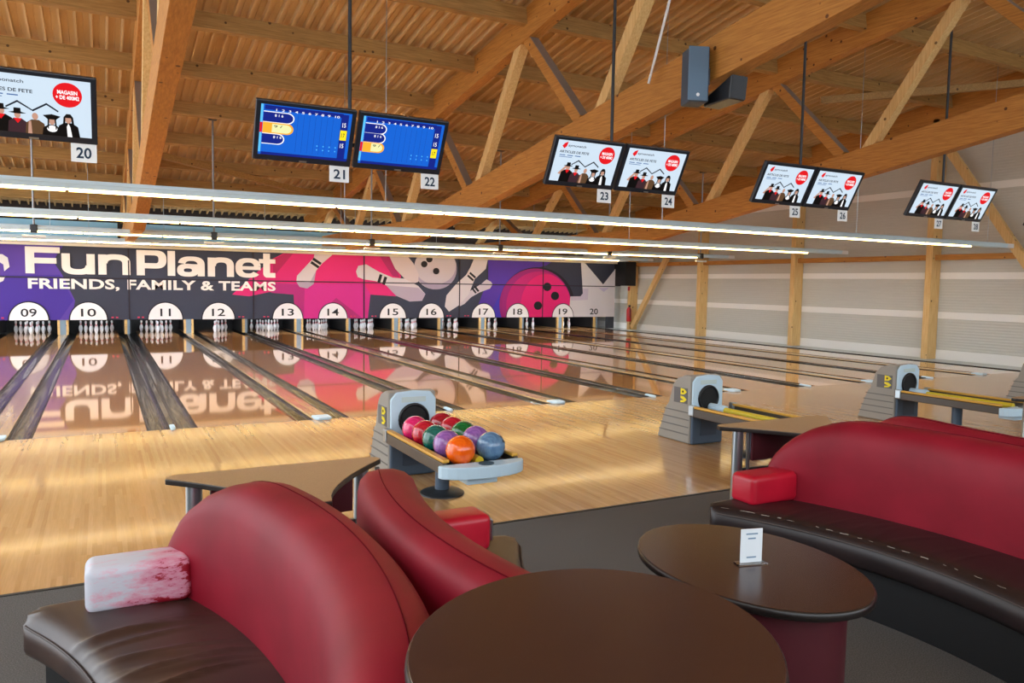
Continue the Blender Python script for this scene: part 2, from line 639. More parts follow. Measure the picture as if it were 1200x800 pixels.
# ------------------------------------------------------------------ roof deck, purlins, trusses
YA, YB = -15.5, 20.2
XS = [-6.25, 0.0, 6.25, 12.5, 18.95]
ceil = struct(MB().grid([[(-6.3, YA, roofz(YA) + .16), (19.2, YA, roofz(YA) + .16), (19.2, YA, roofz(YA) + .22), (-6.3, YA, roofz(YA) + .22)],
                         [(-6.3, YB, roofz(YB) + .16), (19.2, YB, roofz(YB) + .16), (19.2, YB, roofz(YB) + .22), (-6.3, YB, roofz(YB) + .22)]]).build('ceiling', DECK),
              'sloping roof of tan corrugated sheets over timber purlins', 'ceiling')
for i in range(4):
    xa, xb = XS[i], XS[i + 1]
    n = round((xb - xa) / 0.25)
    s = (xb - xa) / n
    top = []
    for k in range(n):
        x = xa + k * s
        for fx, dz in ((0.0, 0.11), (0.30, 0.11), (0.32, 0.10), (0.36, 0.10), (0.38, 0.11), (0.73, 0.11), (0.76, 0.0), (0.91, 0.0), (0.94, 0.11)):
            top.append((x + fx * s, dz))
    top.append((xb, 0.11))
    rows = []
    for y in (YA, YB):
        rows.append([(x, y, roofz(y) + dz) for x, dz in top] + [(xb, y, roofz(y) + 0.15), (xa, y, roofz(y) + 0.15)])
    MB().grid(rows).build('deck_sheet', DECK, ceil)
for k in range(-8, 8):
    y = 2.62 + 2.2 * k
    if y < -13 or y > 19:
        continue
    z = roofz(y)
    for i in range(4):
        xa, xb = XS[i] + 0.11, XS[i + 1] - 0.11
        if i == 3:
            xb = WX - 0.42
        MB().beam((xa, y, z - 0.16), (xb, y, z - 0.16), 0.14, 0.30, Vector((0, SLOPE, 1)).normalized()).build('purlin', TIM_X, ceil)

CH_U, CH_L = 0.56, 0.55
ZL0 = 4.05                                   # underside of lower chord at Y=0


def lowz(y):
    return max(ZL0 - SLOPE * y, 2.82)


lab = {0.0: 'glulam truss running overhead beside screen 20', 6.25: 'big glulam truss with two loudspeakers hung on it', 12.5: 'glulam truss nearest the pale wall, above screens 25 to 28'}
for X in (0.0, 6.25, 12.5):
    t = thing('roof_truss', 'sloping ' + lab[X], 'truss', (X, 2.6, lowz(2.6)), 'roof trusses')
    ya, yb = -13.0, 19.9
    MB().beam((X, ya, roofz(ya) - CH_U / 2), (X, yb, roofz(yb) - CH_U / 2), 0.22, CH_U).build('upper_chord', TIM_Y, t, world=True, bevel=0.01)
    yk = (ZL0 - 2.82) / SLOPE
    MB().beam((X, ya, lowz(ya) + CH_L / 2), (X, yk, lowz(yk) + CH_L / 2), 0.24, CH_L).build('lower_chord', TIM_Y, t, world=True, bevel=0.01)
    MB().beam((X, yk - 0.02, 2.82 + CH_L / 2), (X, yb, 2.82 + CH_L / 2), 0.24, CH_L).build('tie_beam', TIM_Y, t, world=True, bevel=0.01)
    y = -10.5
    for k in range(7):
        yu = 2.75 - 4.4 * (3 - k)
        for yl in (yu - 2.2, yu + 2.2):
            if -13 < yl < 19.5 and -13 < yu < 19.5:
                s = 0.12 if yl > yu else -0.12
                a = Vector((X, yu + s, roofz(yu) - CH_U + 0.05))
                b = Vector((X, yl - s * 2.2, lowz(yl) + CH_L - 0.05))
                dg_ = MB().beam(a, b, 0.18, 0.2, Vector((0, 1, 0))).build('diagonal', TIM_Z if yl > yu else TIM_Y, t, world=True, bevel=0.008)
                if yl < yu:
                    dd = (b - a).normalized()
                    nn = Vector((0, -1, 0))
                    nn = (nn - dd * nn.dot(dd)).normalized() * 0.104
                    MB().beam(a + nn, b + nn, 0.17, 0.008, Vector((0, 1, 0))).build('grey_face', mat('grey_strip', srgb(150, 138, 128), 0.5, 0.2), dg_, world=True)  # thin plate that gives the diagonal's upper face its grey tone
# bracing struts lying under the roof
for (p, q, l) in (((190, 163), (387, 217), 'slanting brace strut under the roof left of the blue score screens'), ((962, 97), (1200, 76), 'slanting brace strut under the roof above screens 25 to 28')):
    a, b = onroof(*p), onroof(*q)
    a.z -= 0.42
    b.z -= 0.42
    tag(MB().beam(a, b, 0.14, 0.16).build('roof_brace', TIM_X), l, 'brace')

# ------------------------------------------------------------------ masking wall with printed artwork
MY = 16.5
MZ0, MZS, MZ1 = 0.525, 1.78, 2.80
JX = [-7.28, -3.64, 0.02, 3.69, 7.43, 11.1, 14.7, 18.17]
SLATE = flat('print_slate', srgb(60, 63, 80))
mask = thing('masking_wall', 'long printed masking wall above the pins with purple and pink bowling artwork', 'sign', (7.3, MY, MZ0))
for i in range(len(JX) - 1):
    MB().box(JX[i] + 0.012, JX[i + 1] - 0.012, MY, MY + 0.05, MZ0, MZS - 0.012).build('lower_panel', SLATE, mask, world=True)
    MB().box(JX[i] + 0.012, JX[i + 1] - 0.012, MY + 0.02, MY + 0.07, MZS + 0.012, MZ1).build('upper_panel', SLATE, mask, world=True)
    if i:
        MB().box(JX[i] - 0.02, JX[i] + 0.02, MY - 0.03, MY + 0.03, MZ0, MZ1).build('panel_seam', flat('seam_grey', srgb(48, 42, 52)), mask, world=True)
MB().box(JX[0], JX[-1], MY - 0.028, MY + 0.03, MZS - 0.018, MZS + 0.018).build('panel_seam', flat('seam_grey', (0, 0, 0, 1)), mask, world=True)
for b_ in (4.0, 12.0):
    pass
_layer = [0]


def art(name, pts, col, z_clip=True):
    _layer[0] += 1
    y = MY - 0.002 - 0.0006 * _layer[0]
    out = []
    for q in pts:
        v = ony(q[0], q[1], MY)
        out.append((min(max(v.x, JX[0]), JX[-1]), y, min(max(v.z, MZ0), MZ1)))
    mb = MB()
    mb.add(out, [tuple(range(len(out)))])
    return mb.build(name, flat('print_%d_%d_%d' % col, srgb(*[v * 0.93 for v in col])), mask, world=True)


def circ(cx, cy, rx, ry=None, n=28, a0=0, a1=360):
    ry = ry or rx
    return [(cx + rx * math.cos(math.radians(a0 + (a1 - a0) * i / n)), cy + ry * math.sin(math.radians(a0 + (a1 - a0) * i / n))) for i in range(n + (0 if a1 - a0 == 360 else 1))]


def c6(pts):
    return [(x / 3.53, 270 + y / 3.53) for x, y in pts]


def c7(pts):
    return [(320 + x / 5, 280 + y / 5) for x, y in pts]


def c8(pts):
    return [(540 + x / 5, 290 + y / 5) for x, y in pts]


art('purple_print', [(-30, 276), (76, 280), (62, 306), (72, 320), (88, 352), (84, 376), (-30, 376)], (96, 66, 168))
art('purple_print', [(-30, 322), (70, 322), (86, 352), (70, 376), (-30, 376)], (78, 52, 160))
art('pink_print', [(272, 345), (292, 327), (318, 304), (338, 286), (458, 292), (462, 303), (470, 324), (464, 347), (434, 345), (431, 376), (346, 376), (344, 345), (316, 342), (292, 347)], (238, 42, 122))
art('pink_print', [(318, 332), (427, 332), (434, 345), (431, 376), (356, 376), (357, 335)], (226, 48, 146))
art('magenta_print', [(320, 331), (357, 334), (356, 376), (346, 376), (344, 345), (318, 343)], (196, 46, 128))
art('magenta_print', c7([(330, 380), (370, 345), (520, 460), (440, 465), (420, 420), (380, 395)]), (188, 48, 124))
art('magenta_print', c7([(615, 60), (690, 60), (740, 225), (700, 215)]), (190, 44, 110))
art('magenta_print', c7([(0, 120), (100, 60), (130, 70), (20, 200), (0, 215)]), (200, 40, 104))
art('purple_print', [(572, 296), (650, 298), (640, 311), (612, 318), (594, 345), (588, 376), (566, 376), (560, 358), (566, 342), (572, 328)], (92, 58, 172))
art('purple_print', [(588, 340), (602, 322), (594, 345), (588, 376), (572, 376)], (74, 58, 186))
# white pins and balls
PW, PS = (232, 220, 222), (196, 178, 196)
art('pin_print', c7([(245, 60), (345, 60), (345, 95), (290, 140), (252, 185), (238, 262), (200, 290), (155, 280), (136, 250), (140, 215), (200, 150), (238, 110)]), PW)
art('pin_print', c7([(252, 185), (238, 262), (200, 290), (155, 280), (136, 250), (215, 255)]), PS)
art('pin_stripe_print', c7([(238, 108), (285, 140), (276, 152), (229, 122)]), (30, 28, 34))
art('pin_stripe_print', c7([(226, 128), (272, 160), (263, 172), (218, 142)]), (30, 28, 34))
art('ball_print', [(510 + 25 * math.cos(math.radians(a)), 314 + 25 * math.sin(math.radians(a))) for a in range(0, 360, 12)], (206, 190, 200))
art('ball_print', [(511 + 24 * math.cos(math.radians(a)), 316 + 23 * math.sin(math.radians(a))) for a in range(-10, 200, 10)], (180, 164, 186))
art('ball_print', [(510 + 24 * math.cos(math.radians(a)), 312 + 21 * math.sin(math.radians(a))) for a in range(0, 360, 12)], (214, 200, 206))
for q in ((885, 147), (955, 188), (915, 118)):
    art('finger_hole_print', c7(circ(q[0], q[1], 19, 19, 16)), (34, 30, 36))
art('pin_print', c7([(675, 60), (780, 60), (820, 140), (852, 205), (850, 250), (822, 262), (770, 232), (715, 175)]), (226, 206, 206))
art('pin_print', c7([(485, 190), (498, 157), (545, 148), (620, 192), (700, 226), (770, 232), (850, 275), (892, 322), (872, 362), (800, 366), (720, 332), (660, 270), (600, 246), (530, 236), (495, 222)]), PW)
art('pin_print', c7([(660, 270), (850, 285), (892, 322), (872, 362), (800, 366), (720, 332)]), PS)
art('pin_stripe_print', c7([(624, 205), (640, 210), (626, 258), (610, 250)]), (30, 28, 34))
art('pin_stripe_print', c7([(652, 218), (668, 224), (654, 270), (638, 262)]), (30, 28, 34))
art('pin_print', c8([(175, 200), (185, 215), (170, 240), (110, 262), (60, 290), (20, 330), (-10, 345), (-10, 300), (60, 250), (120, 212), (150, 186)]), (222, 208, 216))
art('pin_print', [(556, 300), (572, 300), (569, 315), (556, 327), (549, 345), (537, 358), (526, 365), (521, 359), (523, 346), (534, 333), (546, 322), (551, 313)], PW)
art('pin_stripe_print', c8([(55, 142), (88, 172), (82, 182), (48, 152)]), (30, 28, 34))
art('pin_stripe_print', c8([(42, 158), (76, 188), (70, 198), (36, 168)]), (30, 28, 34))
art('pin_stripe_print', c8([(84, 222), (108, 254), (98, 260), (74, 230)]), (30, 28, 34))
art('pin_stripe_print', c8([(68, 232), (92, 264), (84, 270), (60, 240)]), (30, 28, 34))
art('ball_outline_print', [(629 + 44 * math.cos(math.radians(a)), 357 + 44 * math.sin(math.radians(a))) for a in range(-205, 30, 6)], (44, 40, 52))
art('ball_print', [(627 + 42 * math.cos(math.radians(a)), 357 + 42.5 * math.sin(math.radians(a))) for a in range(-206, 28, 6)], (168, 38, 124))
art('ball_print', [(631 + 38 * math.cos(math.radians(a)), 358 + 40 * math.sin(math.radians(a))) for a in range(-206, 28, 6)], (208, 36, 122))
art('ball_print', [(639 + 29 * math.cos(math.radians(a)), 358 + 37 * math.sin(math.radians(a))) for a in range(-207, 28, 6)], (240, 34, 120))
for q in ((505, 230), (550, 283), (450, 340)):
    art('finger_hole_print', c8(circ(q[0], q[1], 24, 25, 16)), (32, 36, 40))
art('crown_print', c8([(702, 60), (730, 95), (832, 216), (920, 125), (920, 440), (650, 440), (636, 340), (640, 286), (700, 285), (713, 268)]), (238, 234, 240))
art('crown_print', c8([(640, 286), (700, 285), (713, 268), (713, 240), (746, 240), (742, 306), (644, 310)]), (222, 210, 230))
art('crown_print', c8([(805, 236), (865, 236), (835, 260)]), (214, 204, 234))
art('logo_print', c6([(-60, 96), (10, 98), (32, 112), (40, 150), (18, 168), (14, 140), (-10, 126), (-60, 124)]), (240, 236, 236))
art('logo_print', c6([(-60, 196), (2, 190), (22, 188), (14, 208), (-20, 224), (-60, 226)]), (240, 236, 236))


def pt_on_mask(x, y):
    return ony(x, y, MY)


def sign_text(s, pl, pr, cap_px, colr, name, offset, spacing=1.0, mm=None):
    a, b = pt_on_mask(*pl), pt_on_mask(*pr)
    top = pt_on_mask(pl[0], pl[1] - cap_px)
    _layer[0] += 1
    z = (a.z + b.z) / 2
    mb = text_fit(s, (a.x, MY - 0.002 - 0.0006 * _layer[0], z), (1, 0, 0), (0, 0, 1), b.x - a.x, top.z - a.z, offset, spacing)
    mb.build(name, flat('print_letter', srgb(246, 238, 232)), mask, world=True)




def wide_letters():
    """wide heavy lettering drawn from bars and arcs; baseline 0, cap height 1"""
    parts = []

    def bar(x0, y0, x1, y1, ox):
        parts.append([(ox + x0, y0), (ox + x1, y0), (ox + x1, y1), (ox + x0, y1)])

    def arc(cx, cy, a, b, ai, bi, d0, d1, ox, n=18):
        for i in range(n):
            t0, t1 = (math.radians(d0 + (d1 - d0) * k / n) for k in (i, i + 1))
            q = []
            for (t_, aa, bb) in ((t0, a, b), (t1, a, b), (t1, ai, bi), (t0, ai, bi)):
                c_, s_ = math.cos(t_), math.sin(t_)
                e = 0.78
                q.append((ox + cx + aa * math.copysign(abs(c_) ** e, c_), cy + bb * math.copysign(abs(s_) ** e, s_)))
            parts.append(q)

    def let_n(ox, w_=1.15):
        bar(0, 0, .29, .78, ox)
        bar(w_ - .29, 0, w_, .46, ox)
        arc(w_ / 2 + .02, .44, w_ / 2 - .02, .36, w_ / 2 - .31, .15, 0, 180, ox)
    bar(0, 0, .30, 1, 0); bar(0, .78, 1.16, 1, 0); bar(0, .38, 1.04, .59, 0)
    bar(0, .33, .29, .78, 1.21); bar(.86, 0, 1.15, .78, 1.21); arc(.555, .34, .555, .36, .265, .15, 180, 360, 1.21)
    let_n(2.48)
    bar(0, 0, .30, 1, 3.86); bar(0, .80, .72, 1, 3.86); bar(0, .28, .72, .49, 3.86); arc(.70, .64, .42, .36, .12, .15, -90, 90, 3.86)
    bar(0, 0, .29, 1.0, 5.02)
    bar(.80, 0, 1.08, .46, 5.38); arc(.56, .46, .52, .34, .24, .16, 0, 172, 5.38); arc(.42, .24, .42, .26, .16, .075, 0, 360, 5.38, 28); bar(.42, .33, .85, .49, 5.38)
    let_n(6.58, 1.06)
    arc(.53, .39, .53, .41, .25, .23, 8, 325, 7.70, 30); bar(.1, .31, 1.05, .46, 7.70)
    bar(.14, .15, .43, 1.02, 8.72); bar(-.04, .60, .66, .78, 8.72); bar(.25, 0, .66, .2, 8.72); arc(.36, .2, .22, .2, .02, .02, 180, 270, 8.72, 8)
    return parts


_layer[0] += 1
la, lb = pt_on_mask(30, 320), pt_on_mask(322.5, 324.5)
lt = pt_on_mask(30, 288.5)
lm = MB()
for li, q in enumerate(wide_letters()):
    lm.add([(la.x + x / 9.38 * (lb.x - la.x), MY - 0.002 - 0.0006 * _layer[0] - 0.00006 * li, la.z + y * (lt.z - la.z)) for x, y in q], [(0, 1, 2, 3)])
lm.build('lettering', flat('print_letter', srgb(246, 238, 232)), mask, world=True)
sign_text('FRIENDS, FAMILY & TEAMS', (33, 340.5), (323, 342.5), 14.5, None, 'lettering', 0.03, 1.03)
# half discs with lane numbers
DX = {9: 34, 10: 104, 11: 194, 12: 256, 13: 337, 14: 390, 15: 460, 16: 505, 17: 566, 18: 606, 19: 659, 20: 695}
for n, px in DX.items():
    cx = ony(px, 373, MY).x
    y = MY - 0.045
    R_ = 0.485
    if n < 20:
        d = MB().prism([(cx + R_ * math.cos(math.pi * i / 24), y, MZ0 + 0.52 * math.sin(math.pi * i / 24)) for i in range(25)], (0, 0.01, 0)).build('number_disc', flat('disc_white', srgb(244, 242, 246)), mask, world=True)
        MB().add([(cx + (R_ + .035) * math.cos(math.pi * i / 24), y + 0.012, MZ0 + 0.555 * math.sin(math.pi * i / 24)) for i in range(25)], [tuple(range(25))]).build('disc_rim', flat('rim_dark', srgb(40, 38, 48)), d, world=True)
        par = d
    else:
        par = mask
    wd = 0.40 if n not in (11,) else 0.30
    text_fit(f'{n:02d}', (cx - wd / 2, y - 0.003, MZ0 + 0.10), (1, 0, 0), (0, 0, 1), wd, 0.24, 0.012).build('lane_number', flat('number_ink', srgb(40, 40, 48)), par, world=True)
    if n < 19:
        for s in ((0.64, 0.76) if n % 2 == 0 else (-0.76, -0.64)):
            MB().box(cx + s - 0.03, cx + s + 0.03, y, y + 0.02, MZ0 + 0.05, MZ0 + 0.09).build('arrow_mark', flat('mark_red', srgb(214, 60, 96)), mask, world=True)
MB().box(18.18, 19.0 - 0.45, MY + 0.1, MY + 0.25, 1.80, 2.80).box(18.17, 18.68, 15.74, 15.94, 1.82, 2.80).box(18.17, 18.25, 15.94, MY + 0.1, 1.82, 2.80).build('end_box', BLACK, mask, world=True)['label'] = 'black end box'
tag(MB().box(18.2, 18.6, MY + 0.6, MY + 0.65, 0.0, 1.80).build('end_curtain', mat('dark_grey_cloth', srgb(52, 54, 60), 0.8)), 'dark grey panel below the black end box of the masking wall', 'panel')

# pin decks: kickback walls and pits
for k in range(-2, 11):
    xc = k * P
    t = thing('kickback_wall', (f'kickback wall with post between the pins of lanes {WORDS[k + 10]} and {WORDS[k + 11]}' if k < 10 else 'kickback wall with post right of the pins of lane 20'), 'wall', (xc, 17.6, 0), 'kickbacks between the pin decks')
    MB().box(xc - 0.10, xc + 0.10, 17.66, YEND + 0.3, 0.013, 1.3).build('side_board', BLACK, t, world=True)
    if k % 2:
        MB().box(xc - 0.15, xc - 0.085, 17.55, 17.65, 0.013, 1.2).build('post', TIM_X, t, world=True)
        MB().box(xc + 0.085, xc + 0.15, 17.55, 17.65, 0.013, 1.2).build('post', TIM_X, t, world=True)
        MB().box(xc - 0.084, xc + 0.084, 17.58, 17.65, 0.013, 1.2).build('steel_plate', mat('plate_grey', srgb(92, 108, 118), 0.5), t, world=True)
    else:
        MB().box(xc - 0.10, xc - 0.02, 17.55, 17.65, 0.013, 1.2).build('post', TIM_X, t, world=True)
        MB().box(xc - 0.019, xc + 0.05, 17.55, 17.65, 0.013, 1.2).build('steel_plate', mat('plate_grey', srgb(92, 108, 118), 0.5), t, world=True)
struct(MB().box(-4, 18.4, 19.95, 20.0, -0.2, 3.2).build('wall_pit', DARKHOLE), 'black pit curtain behind the bowling pins', 'curtain')

for k in range(-1, 10, 2):
    t = thing('pin_light', f'lamp behind the masking wall lighting the pins of lanes {WORDS[k + 10]} and {WORDS[k + 11]}', 'light', (k * P, 16.9, 1.0), 'pin deck lamps')
    MB().box(k * P - 1.5, k * P + 1.5, 16.62, 16.72, 1.02, 1.10).build('housing', WHITEM, t, world=True)
    MB().cyl((k * P - 1.45, 16.74, 1.0), (k * P + 1.45, 16.74, 1.0), 0.025, 10).build('lamp_or_fill_tube', mat('pin_lamp_tube', srgb(235, 245, 255), 0.4, emit=80.0), t, world=True)
# pins
prof = [(0.028, 0), (0.036, 0.02), (0.05, 0.07), (0.0605, 0.115), (0.055, 0.165), (0.04, 0.21), (0.027, 0.245), (0.023, 0.262), (0.025, 0.29), (0.031, 0.32), (0.0325, 0.345), (0.027, 0.37), (0.012, 0.383)]
pin0 = MB().lathe([(r * 1.05, z) for r, z in prof], 14).build('bowling_pin', PINW, smooth=60)
for z0, z1, ra, rb in ((0.236, 0.250, 0.0320, 0.0275), (0.268, 0.282, 0.0250, 0.0265)):
    MB().lathe([(ra, z0), (rb, z1)], 14).build('neck_stripe', PINR, pin0, smooth=60)
PINPOS = [None, 'foremost of its rack', 'left in the second row', 'right in the second row', 'left in the third row', 'middle of the third row', 'right in the third row', 'far left of the back row', 'left of centre in the back row', 'right of centre in the back row', 'far right of the back row']
first = True
for n in range(9, 21):
    x0, x1, k = lane_edges(n)
    cx = (k + 0.5) * P
    skip = {12: {2, 4, 7, 8, 5}, 15: {1}}.get(n, set())
    idx = 0
    for r in range(4):
        for c in range(r + 1):
            idx += 1
            if n in (12, 15) and idx in skip:
                continue
            o = pin0 if first else copy_tree(pin0)
            first = False
            o.location = (cx + (c - r / 2) * 0.3048, 18.29 + r * 0.264, 0.0)
            tag(o, f'white red-striped bowling pin, {PINPOS[idx]}, standing under number {WORDS[n]}', 'pin', f'pins on lane {WORDS[n]}')

# ------------------------------------------------------------------ light rails above the lanes
RY = [0.75, 5.35, 9.9, 14.3]
RZ = [2.92, 2.90, 2.87, 2.86]
rl = ['nearest white light rail hung above the lanes', 'second white light rail hung above the lanes', 'third white light rail, with clamps on its rods', 'fourth white light rail, just in front of the masking wall']
XR0, XR1 = -6.0, 18.1
for i, (y, z) in enumerate(zip(RY, RZ)):
    t = thing('light_rail', rl[i], 'light', (6, y, z), 'light rails across the lanes')
    MB().prism([(XR0, y - 0.05, z + 0.03), (XR0, y - 0.07, z), (XR0, y - 0.06, z - 0.07), (XR0, y + 0.06, z - 0.07), (XR0, y + 0.07, z), (XR0, y + 0.05, z + 0.03)], (XR1 - XR0, 0, 0)).build('housing', RAILM, t, world=True)
    MB().box(XR0, XR1, y - 0.085, y - 0.072, z - 0.012, z + 0.012).build('ridge', RAILM, t, world=True)
    MB().prism([(XR0, y + 0.04, z + 0.034), (XR0, y + 0.045, z + 0.045), (XR0, y + 0.19, z - 0.06), (XR0, y + 0.18, z - 0.07)], (XR1 - XR0, 0, 0)).build('reflector_or_shield', RAILM, t, world=True)  # cover added to keep the rear tubes' light off the roof
    MB().box(XR1, XR1 + 0.28, y - 0.05, y + 0.05, z - 0.07, z + 0.03).build('end_box', WHITEM, t, world=True)
    x = XR0 + 0.1
    while x < XR1 - 1.6:
        MB().cyl((x, y - 0.02, z - 0.09), (x + 1.58, y - 0.02, z - 0.09), 0.016, 10).build('lamp_or_fill_tube', TUBE, t, smooth=40, world=True)
        MB().cyl((x, y + 0.085, z - 0.05), (x + 1.58, y + 0.085, z - 0.05), 0.02, 10).build('lamp_or_fill_tube', FILLTUBE if i < 3 else FILLTUBE2, t, smooth=40, world=True)  # unseen rear tube, added to brighten lanes and masking
        x += 1.62
    if i in (2, 1):
        xs = [-2.0, 1.69, 5.6, 9.4, 13.2, 16.9] if i == 2 else [-3.4, 3.6, 10.6]
        for xx in xs:
            rod = MB().cyl((xx, y, z + 0.02), (xx, y, roofz(y) - 0.02), 0.022 if i == 2 else 0.006, 8).build('hanger_rod', CHROME if i == 1 else mat('grey_rod', srgb(150, 152, 156), 0.4, 0.5), t, smooth=40, world=True)
            if i == 2:
                MB().box(xx - 0.07, xx + 0.07, y - 0.1, y + 0.1, z - 0.12, z + 0.06).build('clamp', STEELD, rod, world=True, bevel=0.02)
                MB().cyl((xx - 0.22, y - 0.05, z - 0.20), (xx + 0.22, y - 0.05, z - 0.20), 0.03, 10).build('clamp_lamp', WHITEM, rod, smooth=40, world=True)
                MB().box(xx - 0.09, xx + 0.09, y - 0.07, y + 0.07, roofz(y) - 0.12, roofz(y) - 0.0).build('roof_plate', STEELD, rod, world=True)
    if i in (0, 3):
        for xx in ((-2.9, 2.9, 7.9, 12.9, 17.4) if i == 0 else (-1, 6, 13)):
            MB().cyl((xx, y, z + 0.02), (xx, y, roofz(y) - 0.02), 0.006, 6).build('hanger_wire', CHROME, t, world=True)
t = thing('light_rail', 'wide pale lamp strip along the top edge of the masking wall', 'light', (7, 16.1, 2.75))
MB().box(-6, 17.9, 16.0, 16.25, 2.80, 2.90).build('housing', WHITEM, t, world=True)
MB().cyl((-6, 16.2, 2.76), (17.9, 16.2, 2.76), 0.02, 10).build('lamp_or_fill_tube', MASKLAMP, t, smooth=40, world=True)
MB().box(-6, 17.9, 15.95, 16.0, 2.70, 2.78).build('reflector_or_shield', mat('cream_reflector', srgb(238, 230, 214), 0.5), t, world=True)
for xx in range(-5, 18, 3):
    MB().cyl((xx, 16.12, 2.9), (xx, 16.12, roofz(16.12) - 0.02), 0.008, 6).build('hanger_wire', CHROME, t, world=True)
t = thing('pale_blue_screen', 'pale blue dotted panel strip above the FunPlanet lettering, behind the rails', 'panel', (2, 17.2, 2.9))
for xa, xb in ((-6.0, -0.25), (0.25, 7.6)):
    MB().box(xa, xb, 17.18, 17.24, 2.85, 3.50).build('panel', BLUECLAD, t, world=True)
    MB().box(xa, xb, 17.165, 17.179, 3.30, 3.33).build('dotted_strip', WHITEM, t, world=True)

# ------------------------------------------------------------------ screens
SCRLIGHT = flat('screen_pale', srgb(206, 224, 240), 0.75, 0.3)
SINK = flat('screen_ink', srgb(40, 48, 66), 0.3)
SRED = flat('screen_red', srgb(226, 20, 30), 0.75)
SWHITE = flat('screen_white', srgb(250, 250, 252), 0.8)
SBLUETXT = flat('screen_bluetext', srgb(70, 120, 190), 0.5)
SBLACK = flat('screen_black', srgb(24, 20, 24), 0.1)
SBROWN = flat('screen_brown', srgb(112, 82, 56), 0.5)
SMAROON = flat('screen_maroon', srgb(74, 46, 54), 0.5)
SSKIN = flat('screen_skin', srgb(214, 164, 142), 0.6)
SBLUE = flat('screen_blue', srgb(16, 96, 206), 0.8)
SNAVY = flat('screen_navy', srgb(14, 34, 130), 0.8)
SCYAN = flat('screen_cyan', srgb(90, 190, 250), 0.8)
SORANGE = flat('screen_orange', srgb(246, 172, 50), 0.8)
SCREAM = flat('screen_cream', srgb(232, 232, 170), 0.8)
SYEL = flat('screen_yellow', srgb(250, 224, 30), 0.8)
BEZEL = mat('monitor_bezel', srgb(30, 38, 50), 0.3)
MW, MH = 1.06, 0.64
SW_, SH_ = 0.96, 0.535


def decal(mb_pts, layer, m, name, par):
    """flat print on the screen glass; coordinates u 0..1 across, v 0..1 up"""
    y = -0.031 - 0.0008 * layer
    mb = MB()
    pts = [((u - 0.5) * SW_, y, (v - 0.5) * SH_ + 0.01) for u, v in mb_pts]
    mb.add(pts, [tuple(range(len(pts)))])
    return mb.build(name, m, par)


def rect(u0, v0, u1, v1):
    return [(u0, v0), (u1, v0), (u1, v1), (u0, v1)]


def oval(u, v, ru, rv, n=18):
    return [(u + ru * math.cos(2 * math.pi * i / n), v + rv * math.sin(2 * math.pi * i / n)) for i in range(n)]


def scr_text(s, u, v, wu, hv, m, par, layer, off=0.01):
    text_fit(s, ((u - 0.5) * SW_, -0.031 - 0.0008 * layer, (v - 0.5) * SH_ + 0.01), (1, 0, 0), (0, 0, 1), wu * SW_, hv * SH_, off).build('screen_text', m, par)


def hatfig(par, u, v, s, body, hat, L, scarf=None, cone=False):
    decal([(u - .085 * s, 0.0), (u - .075 * s, v - .12), (u - .03 * s, v - .06), (u + .03 * s, v - .06), (u + .075 * s, v - .12), (u + .09 * s, 0.0)], L, body, 'figure_print', par)
    decal(oval(u, v, .026 * s, .062 * s, 14), L + 1, SSKIN, 'face_print', par)
    if scarf:
        decal([(u - .035, v - .06), (u + .035, v - .06), (u, v - .15)], L + 2, scarf, 'scarf_print', par)
    if hat == 'brim':
        decal([(u - .075, v + .035), (u - .03, v + .055), (u - .028, v + .12), (u + .028, v + .12), (u + .03, v + .055), (u + .075, v + .035), (u + .02, v + .02), (u - .02, v + .02)], L + 2, SBLACK, 'hat_print', par)
    elif hat == 'tricorn':
        decal([(u - .075, v + .10), (u, v + .13), (u + .075, v + .10), (u + .035, v + .035), (u - .035, v + .035)], L + 2, SBLACK, 'hat_print', par)
    elif hat == 'hair':
        decal([(u - .05, v - .16), (u - .04, v + .04), (u - .015, v + .10), (u + .02, v + .10), (u + .042, v + .04), (u + .055, v - .18), (u + .028, v - .05), (u + .024, v + .03), (u - .024, v + .03), (u - .026, v - .05)], L + 2, SBLACK, 'hair_print', par)


